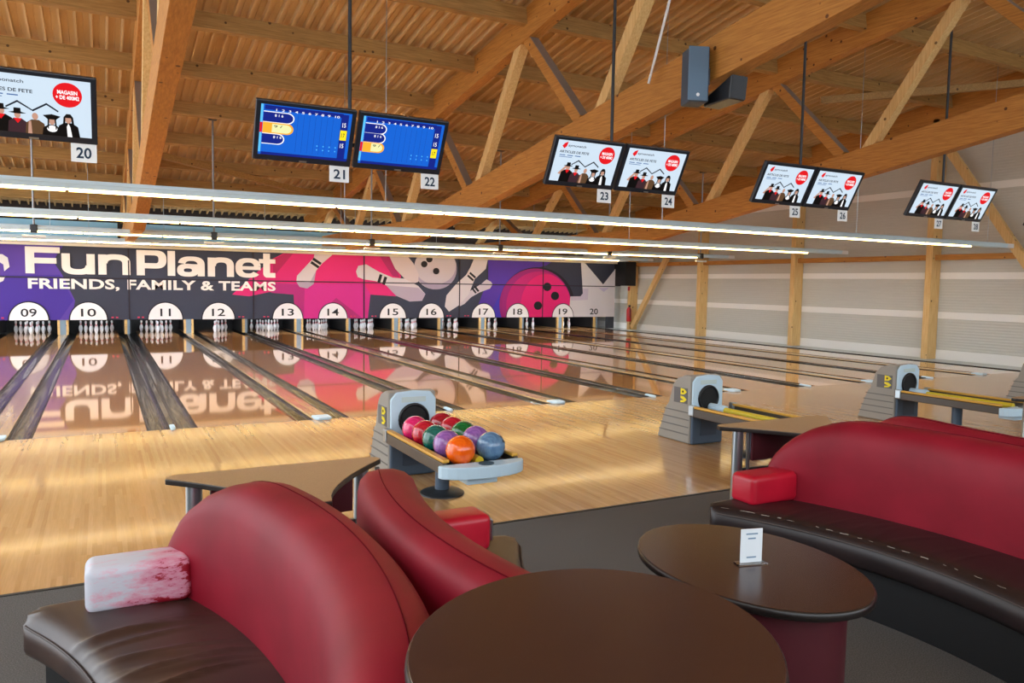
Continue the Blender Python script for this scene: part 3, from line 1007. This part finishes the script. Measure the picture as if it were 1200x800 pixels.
def make_monitor(kind):
    t = bpy.data.objects.new('lane_screen', None)
    t.empty_display_size = 0.2
    COL.objects.link(t)
    MB().box(-MW / 2, MW / 2, -0.03, 0.03, -MH / 2, MH / 2).build('bezel', BEZEL, t, bevel=0.008)
    MB().box(-0.3, 0.3, 0.03, 0.08, -0.2, 0.2).build('rear_cover', BLACKP, t)
    MB().box(-0.04, 0.04, -0.034, -0.03, -MH / 2 + 0.008, -MH / 2 + 0.026).build('badge', CHROME, t)
    s = MB().box(-SW_ / 2, SW_ / 2, -0.031, -0.029, -SH_ / 2 + 0.01, SH_ / 2 + 0.01).build('screen', SCRLIGHT if kind == 'ad' else SBLUE, t)
    if kind == 'ad':
        decal([(.07, .86), (.10, .93), (.15, .97), (.14, .86), (.11, .80)], 1, SRED, 'logo_print', s)
        scr_text('aymonatch', .16, .84, .28, .075, SINK, s, 1)
        scr_text('ARTICLES DE FETE', .05, .70, .46, .06, SINK, s, 1, 0.02)
        for q in range(3):
            decal(rect(.06 + .12 * q, .635, .15 + .12 * q, .655), 1, SBLUETXT, 'small_print', s)
        decal(rect(.06, .595, .26, .608), 1, SBLUETXT, 'small_print', s)
        decal(oval(.80, .735, .125, .215, 30), 1, SRED, 'red_disc_print', s)
        scr_text('MAGASIN', .715, .745, .17, .07, SWHITE, s, 2, 0.03)
        scr_text('+ DE 400M2', .70, .655, .20, .07, SWHITE, s, 2, 0.03)
        # antennae
        for sg in (-1, 1):
            pts = [(.50, .42), (.50 + sg * .12, .56), (.50 + sg * .22, .44), (.50 + sg * .215, .415), (.50 + sg * .12, .525), (.505, .39)]
            decal(pts, 1, SINK, 'antenna_print', s)
        decal([(.10, .19), (.20, .40), (.22, .37), (.14, .17)], 2, SSKIN, 'arm_print', s)
        hatfig(s, .24, .36, 1.2, SBLACK, 'brim', 3, SRED)
        hatfig(s, .375, .31, 1.0, SMAROON, 'brim', 6, SRED)
        hatfig(s, .52, .31, 1.0, SBROWN, None, 9)
        decal([(.455, .0), (.465, .22), (.485, .22), (.49, .0)], 10, SSKIN, 'arm_print', s)
        hatfig(s, .66, .25, 1.0, SBLACK, 'tricorn', 13)
        decal(oval(.66, .12, .045, .06, 12), 14, SWHITE, 'blouse_print', s)
        decal([(.62, .14), (.625, .30), (.64, .34), (.635, .2), (.63, .1)], 15, SBLACK, 'hair_print', s)
        decal([(.70, .12), (.695, .30), (.68, .34), (.685, .2), (.69, .1)], 15, SBLACK, 'hair_print', s)
        hatfig(s, .80, .31, 1.1, SBLACK, 'hair', 16)
        decal([(.785, .18), (.80, .24), (.815, .18), (.83, .0), (.79, .0)], 19, SWHITE, 'shirt_print', s)
    else:
        decal(rect(.0, .05, .025, 1.0), 1, SCYAN, 'side_bar_print', s)
        decal(rect(.04, .90, .90, .985), 1, SNAVY, 'header_print', s)
        decal(rect(.03, .0, 1.0, .055), 1, SNAVY, 'footer_print', s)
        decal(rect(.88, .05, .965, .97), 1, SNAVY, 'total_column_print', s)
        scr_text('1  2  3  4  5  6  7  8  9  10', .16, .885, .70, .045, SWHITE, s, 2)
        rows = ((.76, .34, 0), (.545, .34, 1), (.33, .25, 0)) if kind == 'score_a' else ((.76, .27, 0), (.565, .27, 0), (.36, .27, 1))
        for v, wd_, act in rows:
            e = [(.03, v - .095), (wd_ - .06, v - .095)] + [(wd_ - .06 + .07 * math.cos(math.radians(a)), v + .095 * math.sin(math.radians(a))) for a in range(-90, 91, 15)] + [(.03, v + .095)]
            e2 = [(u * 1.0 + (.012 if u > .05 else 0), (vv - v) * 1.16 + v) for u, vv in e]
            decal(e2, 2, SORANGE if act else SWHITE, 'score_outline_print', s)
            decal(e, 3, SORANGE if act else SNAVY, 'score_print', s)
            if act:
                decal([(u, vv) for u, vv in [(.13, v - .085), (wd_ - .06, v - .085)] + [(wd_ - .06 + .06 * math.cos(math.radians(a)), v + .085 * math.sin(math.radians(a))) for a in range(-90, 91, 15)] + [(.13, v + .085)]], 4, SCREAM, 'score_print', s)
                decal(rect(.0, v - .10, .025, v + .10), 4, SRED, 'turn_mark_print', s)
                decal(rect(.885, v - .105, .96, v + .10), 4, SYEL, 'total_print', s)
            scr_text('9 /' if act else '8 1 6', .15, v + .015, .09, .05, SINK if act else SWHITE, s, 5)
            scr_text('17' if act else '15', .90, v - .05, .04, .09, SINK if act else SWHITE, s, 5)
        for q in range(4):
            for rr in (.27, .19):
                decal(oval(.64 + .07 * q, rr, .008, .014, 8), 2, SCYAN, 'dot_print', s)
        for q in range(7):
            decal(rect(.40 + .065 * q, .1, .402 + .065 * q, .86), 1, SNAVY, 'grid_print', s)
    return t


proto = {k: make_monitor(k) for k in ('ad', 'score_a', 'score_b')}
used = set()
MYC, MZC, TILT = -1.42, 3.385, math.radians(27)
tags = [(19, 'ad'), (20, 'ad'), (21, 'score_a'), (22, 'score_b')] + [(q, 'ad') for q in range(23, 31)]
TAGW = mat('number_tag_white', srgb(248, 251, 252), 0.5)
TAGI = flat('tag_ink', srgb(34, 58, 82))
for i, (num, kind) in enumerate(tags):
    pair, side = divmod(i, 2)
    xc = (2 * pair - 1) * P
    if num in (30,):
        continue
    x = xc + (-0.545 if side == 0 else 0.545)
    o = copy_tree(proto[kind])
    o.location = (x, MYC, MZC)
    o.rotation_euler = (TILT, 0, 0)
    desc = {'ad': f'black framed screen numbered {WORDS[num]} showing a pale advert with a red disc and costumed figures', 'score_a': f'black framed screen numbered {WORDS[num]} showing blue bowling scores, orange row in the middle', 'score_b': f'black framed screen numbered {WORDS[num]} showing blue bowling scores, orange row at the bottom'}[kind]
    tag(o, desc, 'screen', 'screens hung above the approach')
    # number tag hanging under the lower edge
    tg = MB().box(0.30, 0.52, -0.005, 0.005, -0.18, 0.0).build('number_tag', TAGW, o)
    tg.location = (0, -0.015, -MH / 2)
    tg.rotation_euler = (-TILT, 0, 0)
    text_fit(str(num), (0.345, -0.008, -0.145), (1, 0, 0), (0, 0, 1), 0.13, 0.105, 0.02).build('tag_number', TAGI, tg)
for q in proto.values():
    for ch in [c2 for c1 in q.children for c2 in c1.children] + list(q.children) + [q]:
        bpy.data.objects.remove(ch)
for pair in range(0, 6):
    xc = (2 * pair - 1) * P
    t = thing('screen_hanger', ('dark hanging pole holding screen twenty-nine at the right edge' if pair == 5 else f'dark hanging pole holding screens {WORDS[19 + 2 * pair]} and {WORDS[20 + 2 * pair]}'), 'pole', (xc, MYC + 0.12, MZC), 'poles the screens hang from')
    MB().cyl((xc, MYC + 0.18, MZC - 0.1), (xc, MYC + 0.18, roofz(MYC + .14) - 0.02), 0.022, 10).build('pole', mat('dark_pole', srgb(58, 60, 64), 0.5, 0.4), t, smooth=40, world=True)
    MB().box(xc - 0.75, xc + 0.75, MYC + 0.16, MYC + 0.20, MZC - 0.06, MZC - 0.02).build('crossbar', BLACK, t, world=True)

# loudspeakers on the middle truss
for (pts, lab_, rz) in (((812, 90), 'upright blue grey loudspeaker on the side of the big truss', 0), ((850, 114), 'black wedge loudspeaker hung under the big truss', 1)):
    if rz == 0:
        c = onx(812.5, 90, 5.95)
        t = thing('loudspeaker', lab_, 'speaker', c)
        MB().box(-0.1, 0.15, -0.16, 0.17, -0.34, 0.34).build('cabinet', mat('speaker_blue_grey', srgb(66, 82, 100), 0.6), t, bevel=0.02)
        MB().box(-0.13, 0.13, -0.175, -0.16, -0.33, 0.33).build('grille', mat('speaker_grille', srgb(100, 126, 150), 0.7), t, bevel=0.01)
        MB().cyl((0.0, -0.176, -0.26), (0.0, -0.18, -0.26), 0.022, 12).build('badge', WHITEM, t)
        MB().box(0.15, 0.2, -0.05, 0.05, -0.1, 0.1).build('bracket', STEELD, t)
        t.rotation_euler = (0, 0, -0.35)
    else:
        c = onx(848, 112, 6.25)
        t = thing('loudspeaker', lab_, 'speaker', c)
        MB().prism([(-0.13, -0.27, 0.19), (-0.13, -0.24, -0.10), (-0.13, 0.22, -0.12), (-0.13, 0.22, -0.02)], (0.26, 0, 0)).build('cabinet', BLACKP, t, bevel=0.015)
        MB().prism([(-0.12, -0.285, 0.18), (-0.12, -0.275, 0.18), (-0.12, -0.245, -0.09), (-0.12, -0.255, -0.09)], (0.24, 0, 0)).build('grille', mat('speaker_dark_grille', srgb(50, 54, 60), 0.6), t)
a, b = onx(786, -5, 6.0), onx(760, 98, 6.0)
tag(MB().cyl(a, b, 0.018, 8).build('hanging_cable', WHITEM, smooth=40), 'white cable hanging slantwise beside the big truss', 'cable')

# ------------------------------------------------------------------ ball returns
def ball_return(k, label):
    X0 = k * P + 0.03
    t = thing('ball_return', label, 'ball return', (X0, -3.0, 0), 'ball returns on the approach')
    # hood side profile (y, z)
    pr = [(0.36, 0.0), (0.34, 0.06), (0.21, 0.40), (0.17, 0.43), (0.10, 0.66), (0.02, 0.745), (-0.12, 0.79), (-0.22, 0.78), (-0.22, 0.0)]
    MB().prism([(-0.235, y, z) for y, z in pr], (0.47, 0, 0)).build('hood', HOODGREY, t, bevel=0.02, seg=3)
    for s in (-1, 1):
        for q in range(4):
            z = 0.10 + 0.085 * q
            y1 = 0.345 - (z - 0.06) * 0.38
            MB().box(s * 0.2355 - 0.004, s * 0.2355 + 0.004, -0.20, y1, z, z + 0.012).build('groove', mat('hood_groove', srgb(104, 102, 98), 0.6), t)
        x = s * 0.241
        pl = MB().box(min(x, x - s * .006), max(x, x - s * .006), -0.17, 0.06, 0.46, 0.64).build('emblem_plate', mat('emblem_grey', srgb(98, 96, 96), 0.5), t)
        MB().prism([(x + s * .002, y, z) for y, z in ((-0.06, 0.56), (-0.06, 0.635), (-0.12, 0.63), (-0.165, 0.597), (-0.12, 0.565))], (s * 0.003, 0, 0)).build('emblem', YLOGO, pl)
        MB().prism([(x + s * .002, y, z) for y, z in ((-0.06, 0.47), (-0.06, 0.49), (-0.12, 0.50), (-0.06, 0.52), (-0.06, 0.545), (-0.12, 0.54), (-0.165, 0.51), (-0.12, 0.475))], (s * 0.003, 0, 0)).build('emblem', YLOGO, pl)
        MB().cyl((x + s * .004, -0.10, 0.597), (x + s * .007, -0.10, 0.597), 0.014, 10).build('emblem_dot', DARKHOLE, pl)
    fp = MB()
    fp.prism([(-0.225, -0.222, 0.36), (0.225, -0.222, 0.36), (0.225, -0.222, 0.72), (0.17, -0.222, 0.785), (0.0, -0.222, 0.80), (-0.17, -0.222, 0.785), (-0.225, -0.222, 0.72)], (0, -0.03, 0))
    fp.build('front_plate', HOODLIGHT, t, bevel=0.015, seg=3)
    MB().box(-0.12, 0.12, -0.256, -0.25, 0.69, 0.74).build('brand_strip', mat('pale_yellow_strip', srgb(196, 214, 214), 0.5), t, bevel=0.01)
    MB().box(-0.23, 0.23, -0.262, -0.222, 0.0, 0.36).build('lower_front', HOODBLUE, t, bevel=0.02)
    MB().box(-0.11, 0.13, -0.268, -0.262, 0.10, 0.30).build('access_panel', mat('panel_blue', srgb(60, 74, 92), 0.45), t, bevel=0.02)
    hole = MB().cyl((0, -0.246, 0.53), (0, -0.262, 0.53), 0.14, 28).build('ball_exit', DARKHOLE, t, smooth=40)
    ring = []
    for i in range(29):
        a_ = 2 * math.pi * i / 28
        ring.append((0.14 * math.cos(a_), -0.262, 0.53 + 0.14 * math.sin(a_)))
    MB().tube(ring, 0.014, 8).build('rim', BLACKP, hole, smooth=60)
    # rack
    y0, y1 = -0.25, -1.62
    MB().box(-0.25, 0.31, y1 - 0.034, y0 - .02, 0.355, 0.385).build('rack_bed', STEELD, t)
    for s in (-1, 1.22):
        MB().box(s * 0.275 - 0.02, s * 0.275 + 0.02, y1 - 0.034, y0 - 0.03, 0.34, 0.435).build('side_rail', mat('rail_dark_brown', srgb(70, 58, 46), 0.4), t, bevel=0.008)
        MB().box(s * 0.266 - 0.028, s * 0.266 + 0.028, y1 - 0.034, y0 - 0.08, 0.436, 0.462).build('gold_strip', GOLD, t, bevel=0.008)
        MB().box(s * 0.275 - 0.03, s * 0.275 + 0.03, y0 - 0.10, y0 - 0.015, 0.35, 0.47).build('rail_bracket', CHROME, t, bevel=0.01)
    MB().cyl((0.03, y0 - 0.26, 0.42), (0.03, y1, 0.42), 0.036, 14).build('ball_guide', YELLOW, t, smooth=50)
    MB().cyl((0.03, y0 - 0.02, 0.43), (0.03, y0 - 0.26, 0.43), 0.045, 16).build('guide_sleeve', HOODLIGHT, t, smooth=50)
    # end tray: crescent lip
    out = []
    for i in range(13):
        a_ = math.radians(180 + 180 * i / 12)
        out.append((0.02 + 0.36 * math.cos(a_), y1 - 0.05 + 0.16 * math.sin(a_), 0.33))
    out += [(0.33, y1 - 0.036, 0.33), (-0.33, y1 - 0.036, 0.33)]
    MB().prism(out, (0, 0, 0.095)).build('end_tray', HOODLIGHT, t, bevel=0.025, seg=3)
    MB().box(-0.13, 0.13, y1 - 0.12, y1 + 0.08, 0.27, 0.33).build('tray_underside', HOODLIGHT, t, bevel=0.01)
    MB().cyl((0.03, y1 - 0.12, 0.425), (0.03, y1 - 0.12, 0.432), 0.06, 20).build('air_vent', mat('vent_dark', srgb(60, 80, 92), 0.4), t)
    MB().cyl((0, -0.95, 0.02), (0, -0.95, 0.355), 0.062, 20).build('support_post', HOODBLUE, t, smooth=40)
    MB().lathe([(0.19, 0.0), (0.19, 0.012), (0.15, 0.03), (0.05, 0.045)], 24, (0, -0.95, 0)).build('post_foot', STEELD, t, smooth=40)
    return X0


X1 = ball_return(1, 'ball return with a full rack of coloured balls')
ball_return(3, 'grey and blue ball return with empty rack behind the brown console table')
ball_return(5, 'grey and blue ball return with empty yellow rack above the right sofa')
ball_return(7, 'ball return cut off at the right edge of the picture')


def ballmat(name, c1, c2):
    m = mat(name, c1, 0.12, coat=0.6)
    q = noise(m, coords(m, (1, 1, 1)), 7.0, 4, 0.6, dist=2.5)
    base(m, ramp(m, [(0.35, c2), (0.6, c1)], q))
    return m


BM = {
    'pink': ballmat('ball_pink', srgb(232, 44, 118), srgb(206, 24, 84)),
    'red': ballmat('ball_red', srgb(206, 30, 52), srgb(160, 14, 38)),
    'teal': ballmat('ball_teal', srgb(24, 112, 98), srgb(14, 78, 72)),
    'purple': ballmat('ball_purple', srgb(156, 104, 176), srgb(118, 70, 146)),
    'orange': ballmat('ball_orange', srgb(255, 112, 20), srgb(236, 82, 10)),
    'darkred': ballmat('ball_dark_red', srgb(180, 24, 44), srgb(134, 12, 30)),
    'green': ballmat('ball_green', srgb(14, 116, 52), srgb(6, 74, 34)),
    'blue': ballmat('ball_blue', srgb(106, 146, 182), srgb(78, 112, 150)),
}
BR = 0.117
balls = [(-0.115, -3.60, 'pink', 'bright pink bowling ball nearest the hood in the near row'), (-0.115, -3.84, 'red', 'red bowling ball between the pink and the teal ball'),
         (-0.115, -4.08, 'teal', 'dark teal bowling ball in the middle of the near row'), (-0.115, -4.32, 'purple', 'purple bowling ball between the teal and the orange ball'),
         (-0.112, -4.57, 'orange', 'bright orange bowling ball at the end of the near row'),
         (0.175, -3.52, 'darkred', 'dark red bowling ball nearest the hood in the far row'), (0.175, -3.76, 'red', 'red bowling ball in the far row next to the green one'),
         (0.175, -4.00, 'green', 'dark green bowling ball in the middle of the far row'), (0.175, -4.24, 'purple', 'purple bowling ball in the far row between green and blue'),
         (0.170, -4.53, 'blue', 'marbled grey blue bowling ball at the end of the far row')]
for i, (dx, y, c, l) in enumerate(balls):
    o = MB().sphere((0, 0, 0), BR, 28, 18).build('bowling_ball', BM[c], smooth=80)
    o.location = (X1 + dx, y, 0.385 + BR + 0.004)
    tag(o, l, 'bowling ball', 'balls on the ball return')
    rng = random.Random(i + 3)
    dcam = (CAM - Vector(o.location)).normalized()
    ax = Vector((0.75, -0.45, 0.5)).normalized() if c == 'blue' else Vector((rng.uniform(0.2, 1.0), rng.uniform(0.2, 0.8), rng.uniform(-.2, 0.5))).normalized()
    ta = ax.orthogonal().normalized()
    tb = ax.cross(ta)
    for (u_, v_2, rr) in ((-0.022, 0.02, 0.012), (0.022, 0.02, 0.012), (0.0, -0.045, 0.014)):
        dd = (ax * BR + ta * u_ + tb * v_2).normalized()
        MB().cyl(dd * (BR - 0.004), dd * (BR + 0.0012), rr, 14).build('finger_hole', DARKHOLE, o)

# ------------------------------------------------------------------ sofas
YM, R0, HALF = -7.6, 3.0, 1.25


def darc(off, y):
    """distance from the mirror line between two back-to-back sofas; off = distance from the outer back face"""
    r = R0 - off
    return 0.02 + R0 - math.sqrt(r * r - (y - YM) ** 2)


def hback(y):
    e = HALF - abs(y - YM)
    rc, rz = 0.55, 0.36
    if e >= rc:
        return 0.985
    q = max(0.0, e) / rc
    return 0.985 - rz + rz * math.sqrt(max(0.0, 1 - (1 - q) ** 2.2))


def sofa(m, side, label, seatm, armm, group, arm_far_extra=False, worn=False, wrinkle=False):
    t = thing('curved_sofa', label, 'sofa', (m + side * 0.5, YM, 0), group)
    ysn = [YM - HALF + 2 * HALF * i / 40 for i in range(41)]
    e_ = [YM - HALF + 0.004, YM - HALF + 0.02, YM - HALF + 0.045]
    ysn = sorted(set([ysn[0]] + e_ + ysn[1:-1] + [2 * YM - q for q in e_] + [ysn[-1]]))
    prof_ = [(0.0, 0.0), (0.0, 0.35), (0.0, 0.74), (0.003, 0.90), (0.014, 0.955), (0.045, 0.99), (0.10, 1.0), (0.16, 0.995), (0.21, 0.975), (0.25, 0.935), (0.272, 0.87), (0.28, 0.75), (0.278, 0.6), (0.272, 0.5), (0.27, 0.40), (0.27, 0.0)]
    rows = []
    for y in ysn:
        H = hback(y)
        rows.append([(m + side * darc(o_, y), y, 0.05 + (H - 0.05) * z) for o_, z in prof_])
    MB().grid(rows).build('backrest', RED, t, smooth=50, world=True)
    seam = [(m + side * darc(0.095, y), y, hback(y) + 0.0005) for y in ysn[3:-3]]
    MB().tube(seam, 0.002, 6).build('seam', SEAM, t, smooth=60, world=True)
    # seat cushion
    sp_ = [(0.25, 0.29), (0.25, 0.44), (0.30, 0.449), (0.36, 0.455), (0.42, 0.460), (0.48, 0.463), (0.54, 0.464), (0.60, 0.464), (0.65, 0.462), (0.70, 0.458), (0.755, 0.444), (0.785, 0.415), (0.795, 0.37), (0.79, 0.32), (0.77, 0.29)]
    rows = []
    rr = random.Random(5)
    cre = [(rr.uniform(-HALF + .2, HALF - .3), rr.uniform(0.010, 0.022), rr.uniform(0.005, 0.013) * (1.0 if wrinkle else 0.25), rr.uniform(-0.25, 0.25)) for _ in range(22)]
    ys2 = sorted(set(ysn + [YM - HALF + 2 * HALF * i / 220 for i in range(221)]))
    for j, y in enumerate(ys2):
        e = HALF - abs(y - YM)
        cut = 0.13 * max(0.0, 1 - e / 0.16) ** 2.2
        drop = 0.03 * max(0.0, 1 - e / 0.05) ** 2
        row = []
        for o_, z in sp_:
            oo = min(o_, 0.795 - cut) if o_ > 0.6 else o_
            dz = 0.0
            if 0.3 < o_ < 0.77:
                for cy_, w_, a_, k_ in cre:
                    u = (y - YM - cy_ - k_ * (o_ - 0.5)) / w_
                    if abs(u) < 3:
                        dz += a_ * math.exp(-u * u) * (1 - ((o_ - 0.55) / 0.28) ** 2)
            row.append((m + side * darc(oo, y), y, z + dz - (drop if z > 0.43 else 0)))
        rows.append(row)
    MB().grid(rows).build('seat_cushion', seatm, t, smooth=60, world=True)
    pip = [(m + side * darc(0.79 - 0.13 * max(0.0, 1 - (HALF - abs(y - YM)) / 0.16) ** 2.2, y), y, 0.418) for y in ysn]
    MB().tube(pip, 0.004, 6).build('piping', mat('dark_piping', srgb(70, 58, 54), 0.5), t, smooth=60, world=True)
    rows = []
    for y in [YM - HALF + 0.06 + (2 * HALF - 0.12) * i / 30 for i in range(31)]:
        rows.append([(m + side * darc(o_, y), y, z) for o_, z in ((0.2, 0.0), (0.2, 0.295), (0.70, 0.295), (0.70, 0.0))])
    MB().grid(rows).build('plinth', BLACK, t, smooth=40, world=True)
    for s in (1, -1):
        ye = YM + s * HALF
        ya_, yb_ = sorted((ye - s * 0.005, ye - s * 0.21))
        d0, d1 = darc(0.24, (ya_ + yb_) / 2), darc(0.595, (ya_ + yb_) / 2)
        xa_, xb_ = sorted((m + side * d0, m + side * d1))
        mm_ = armm if s > 0 else RED
        arm = MB().box(xa_, xb_, ya_, yb_, 0.448, 0.638).build('armrest', mm_, t, world=False, bevel=0.038, seg=5)
        arm.data.transform(Matrix.Translation((-(xa_ + xb_) / 2, -(ya_ + yb_) / 2, -0.545)))
        L = t.location
        arm.location = ((xa_ + xb_) / 2 - L.x, (ya_ + yb_) / 2 - L.y, 0.545 - L.z)
        arm.data.shade_smooth()
        if s > 0 and worn:
            arm['label'] = 'worn armrest with white lining showing through the red leather'
    return t


M1, M2, M3 = 0.10, 3.70, 7.30
s1 = sofa(M1, -1, 'red curved sofa with brown seat and worn white armrest', SEAT_BROWN, WORN, 'curved red sofas', worn=True, wrinkle=True)
s2 = sofa(M1, 1, 'red curved sofa standing back to back with the worn white armed sofa', SEAT_BROWN, REDARM, 'curved red sofas')
s3 = sofa(M2, -1, 'red curved sofa with black seat behind the oval table', SEAT_BLACK, REDARM, 'curved red sofas')
s4 = sofa(M2, 1, 'red curved sofa backing onto the black seated sofa on the right', SEAT_BLACK, REDARM, 'curved red sofas')
# scuffed seams
ysn = [YM + 1.15 - 0.02 * i for i in range(110)]
rsc = random.Random(11)
y = 1
while y < 100:
    ln = rsc.choice((2, 2, 3, 3, 5, 9))
    od = rsc.uniform(0.742, 0.752)
    pts = [(M2 - darc(od + rsc.uniform(-.005, .005), q), q, 0.4505) for q in ysn[y:y + ln]]
    y += ln + rsc.choice((1, 2, 3, 5))
    MB().tube(pts, rsc.uniform(0.0007, 0.0017), 5).build('scuff', PIPING, s3, smooth=60, world=True)
# worn end of the armrest on the second sofa
ye = YM + HALF - 0.105
xa = M1 + darc(0.595, ye)
capm = MB()
capm.tube([(xa + 0.003, ye - 0.085, 0.50), (xa + 0.003, ye - 0.085, 0.60), (xa - 0.012, ye - 0.06, 0.622), (xa - 0.012, ye + 0.06, 0.622)], 0.007, 6)
capm.build('worn_edge', CHROME, s2, smooth=60, world=True)

# ------------------------------------------------------------------ console tables
def console(m, label):
    Z = 0.80
    t = thing('console_table', label, 'table', (m, -6.1, 0), 'console tables behind the sofas')
    yf, yn = -5.76, -6.55
    out = []
    hw = 0.56
    out += [(hw - 0.05, yf), (hw - 0.01, yf - 0.02), (hw, yf - 0.06)]
    for i in range(1, 9):
        q = i / 8
        y = (yf - 0.06) + (yn - yf + 0.06) * q
        out.append((darc(-0.02, y) * 0 + 0.09 + (hw - 0.09) * (1 - q) ** 1.55, y))
    out2 = [(-x, y) for x, y in out[::-1]]
    pts = out + out2
    MB().prism([(x + m, y, Z - 0.03) for x, y in pts], (0, 0, 0.0295)).build('edge_band', EDGE, t, world=True, bevel=0.006)
    MB().prism([(x * 0.992 + m, (y + 6.1) * 0.992 - 6.1, Z - 0.001) for x, y in pts], (0, 0, 0.004)).build('table_top', CONS, t, world=True)
    for s in (-1, 1):
        lx, ly = m + s * 0.43, -5.87
        MB().cyl((lx, ly, 0.02), (lx, ly, Z - 0.03), 0.04, 18).build('leg', CHROME, t, smooth=40, world=True)
        MB().cyl((lx + 0.085, ly - 0.02, 0.40), (lx + 0.085, ly - 0.02, Z - 0.03), 0.014, 10).build('stay', CHROME, t, smooth=40, world=True)
        MB().lathe([(0.06, 0.0), (0.06, 0.012), (0.042, 0.022)], 18, (lx, ly, 0)).build('foot', STEELD, t, smooth=40, world=True)
        MB().beam((lx, ly, 0.44), (m, -6.3, 0.44), 0.03, 0.03).build('stretcher', STEELD, t, world=True)
        MB().beam((lx, ly, 0.48), (m + s * 0.1, -5.9, 0.48), 0.025, 0.025).build('stretcher', STEELD, t, world=True)
    MB().box(m - 0.36, m + 0.36, -5.95, -5.93, 0.56, Z - 0.03).build('modesty_panel', MAROON, t, world=True)
    MB().cyl((m, -6.33, 0.02), (m, -6.33, Z - 0.03), 0.04, 18).build('leg', CHROME, t, smooth=40, world=True)


console(M1, 'brown console table on steel legs beside the ball return full of balls')
console(M2 + 0.06, 'brown console table on steel legs behind the bright red armrest')
console(M3 + 0.15, 'console table cut off at the right edge of the picture')

# ------------------------------------------------------------------ round and oval tables
def oval_table(name, label, c, ax, ay, rot, Z, pax, pay, n=64, prot=None, foot=True):
    t = thing(name, label, 'table', (c[0], c[1], 0))
    MB().lathe([(0.97, -0.042), (0.995, -0.034), (1.0, -0.018), (0.995, -0.006), (0.985, -0.0015)], n, (0, 0, Z), ax, ay, rot).build('table_edge', EDGE, t, smooth=60)
    MB().lathe([(0.985, -0.002), (0.98, 0.0)], n, (0, 0, Z), ax, ay, rot).build('table_top', TABLE, t, smooth=30)
    MB().lathe([(1.0, 0.03), (1.0, Z - 0.042)], n, (0, 0, 0), pax, pay, prot if prot is not None else rot).build('pedestal', MAROON, t, smooth=40)
    if foot:
        MB().lathe([(1.04, 0.0), (1.04, 0.03), (0.9, 0.031)], n, (0, 0, 0), pax, pay, prot if prot is not None else rot).build('foot', BLACK, t, smooth=40)
    return t


ZA = 1.08
q = (ZA - 0.75) / 0.05
oval_table('round_table', 'large dark round table nearest the viewer with nothing on it', (0.55 - 0.0607 * q, -8.146 - 0.0873 * q), 0.607 - 0.0285 * q, 0.543 - 0.0262 * q, math.atan2(0.63, 0.776), ZA, 0.14, 0.14)
ZB = 0.62
TBX, TBY = 1.727, -7.58
oval_table('oval_table', 'dark brown oval table with a small white sign, before the right sofa', (TBX, TBY), 0.415, 0.556, 0.0, ZB, 0.34, 0.44)
# table sign
a = onz(867, 661, ZB)
b = onz(892, 659, ZB)
c = (a + b) / 2
t = thing('table_sign', 'small white upright card in a clear holder on the oval table', 'sign', (c.x, c.y, ZB))
ang = math.atan2(b.y - a.y, b.x - a.x)
t.rotation_euler = (0, 0, ang)
wd = (b - a).length
hh = 0.152
MB().box(-wd / 2, wd / 2, -0.003, 0.003, 0.006, hh).build('card', mat('card_white', srgb(236, 244, 250), 0.4), t, bevel=0.001)
MB().box(-wd / 2 - 0.018, wd / 2 + 0.018, -0.025, 0.025, 0.0005, 0.006).build('base', CLEAR, t, bevel=0.002)
for (z, w_) in ((0.128, 0.055), (0.108, 0.036), (0.026, 0.045)):
    MB().box(-w_ / 2, w_ / 2, -0.0036, -0.003, z, z + 0.006).build('text_line', flat('card_ink', srgb(120, 150, 176)), t)

# ------------------------------------------------------------------ fire extinguisher
e0 = onx(741, 384, WX - 0.55)
t = thing('fire_extinguisher', 'red fire extinguisher hanging on the far timber column', 'extinguisher', (WX - 0.52, 15.88, 0.35))
MB().lathe([(0.09, 0.0), (0.1, 0.03), (0.1, 0.48), (0.07, 0.56), (0.03, 0.60)], 18).build('cylinder', REDX, t, smooth=50)
MB().box(-0.02, 0.02, -0.08, 0.02, 0.60, 0.68).build('valve', BLACKP, t)
MB().tube([(0, -0.05, 0.62), (-0.03, -0.13, 0.55), (-0.04, -0.13, 0.3), (-0.02, -0.12, 0.15)], 0.014, 8).build('hose', BLACKP, t)
tag(MB().box(WX - 0.435, WX - 0.425, 15.98, 16.12, 1.62, 1.78).build('safety_sign', REDX), 'small red sign high on the far timber column', 'sign')
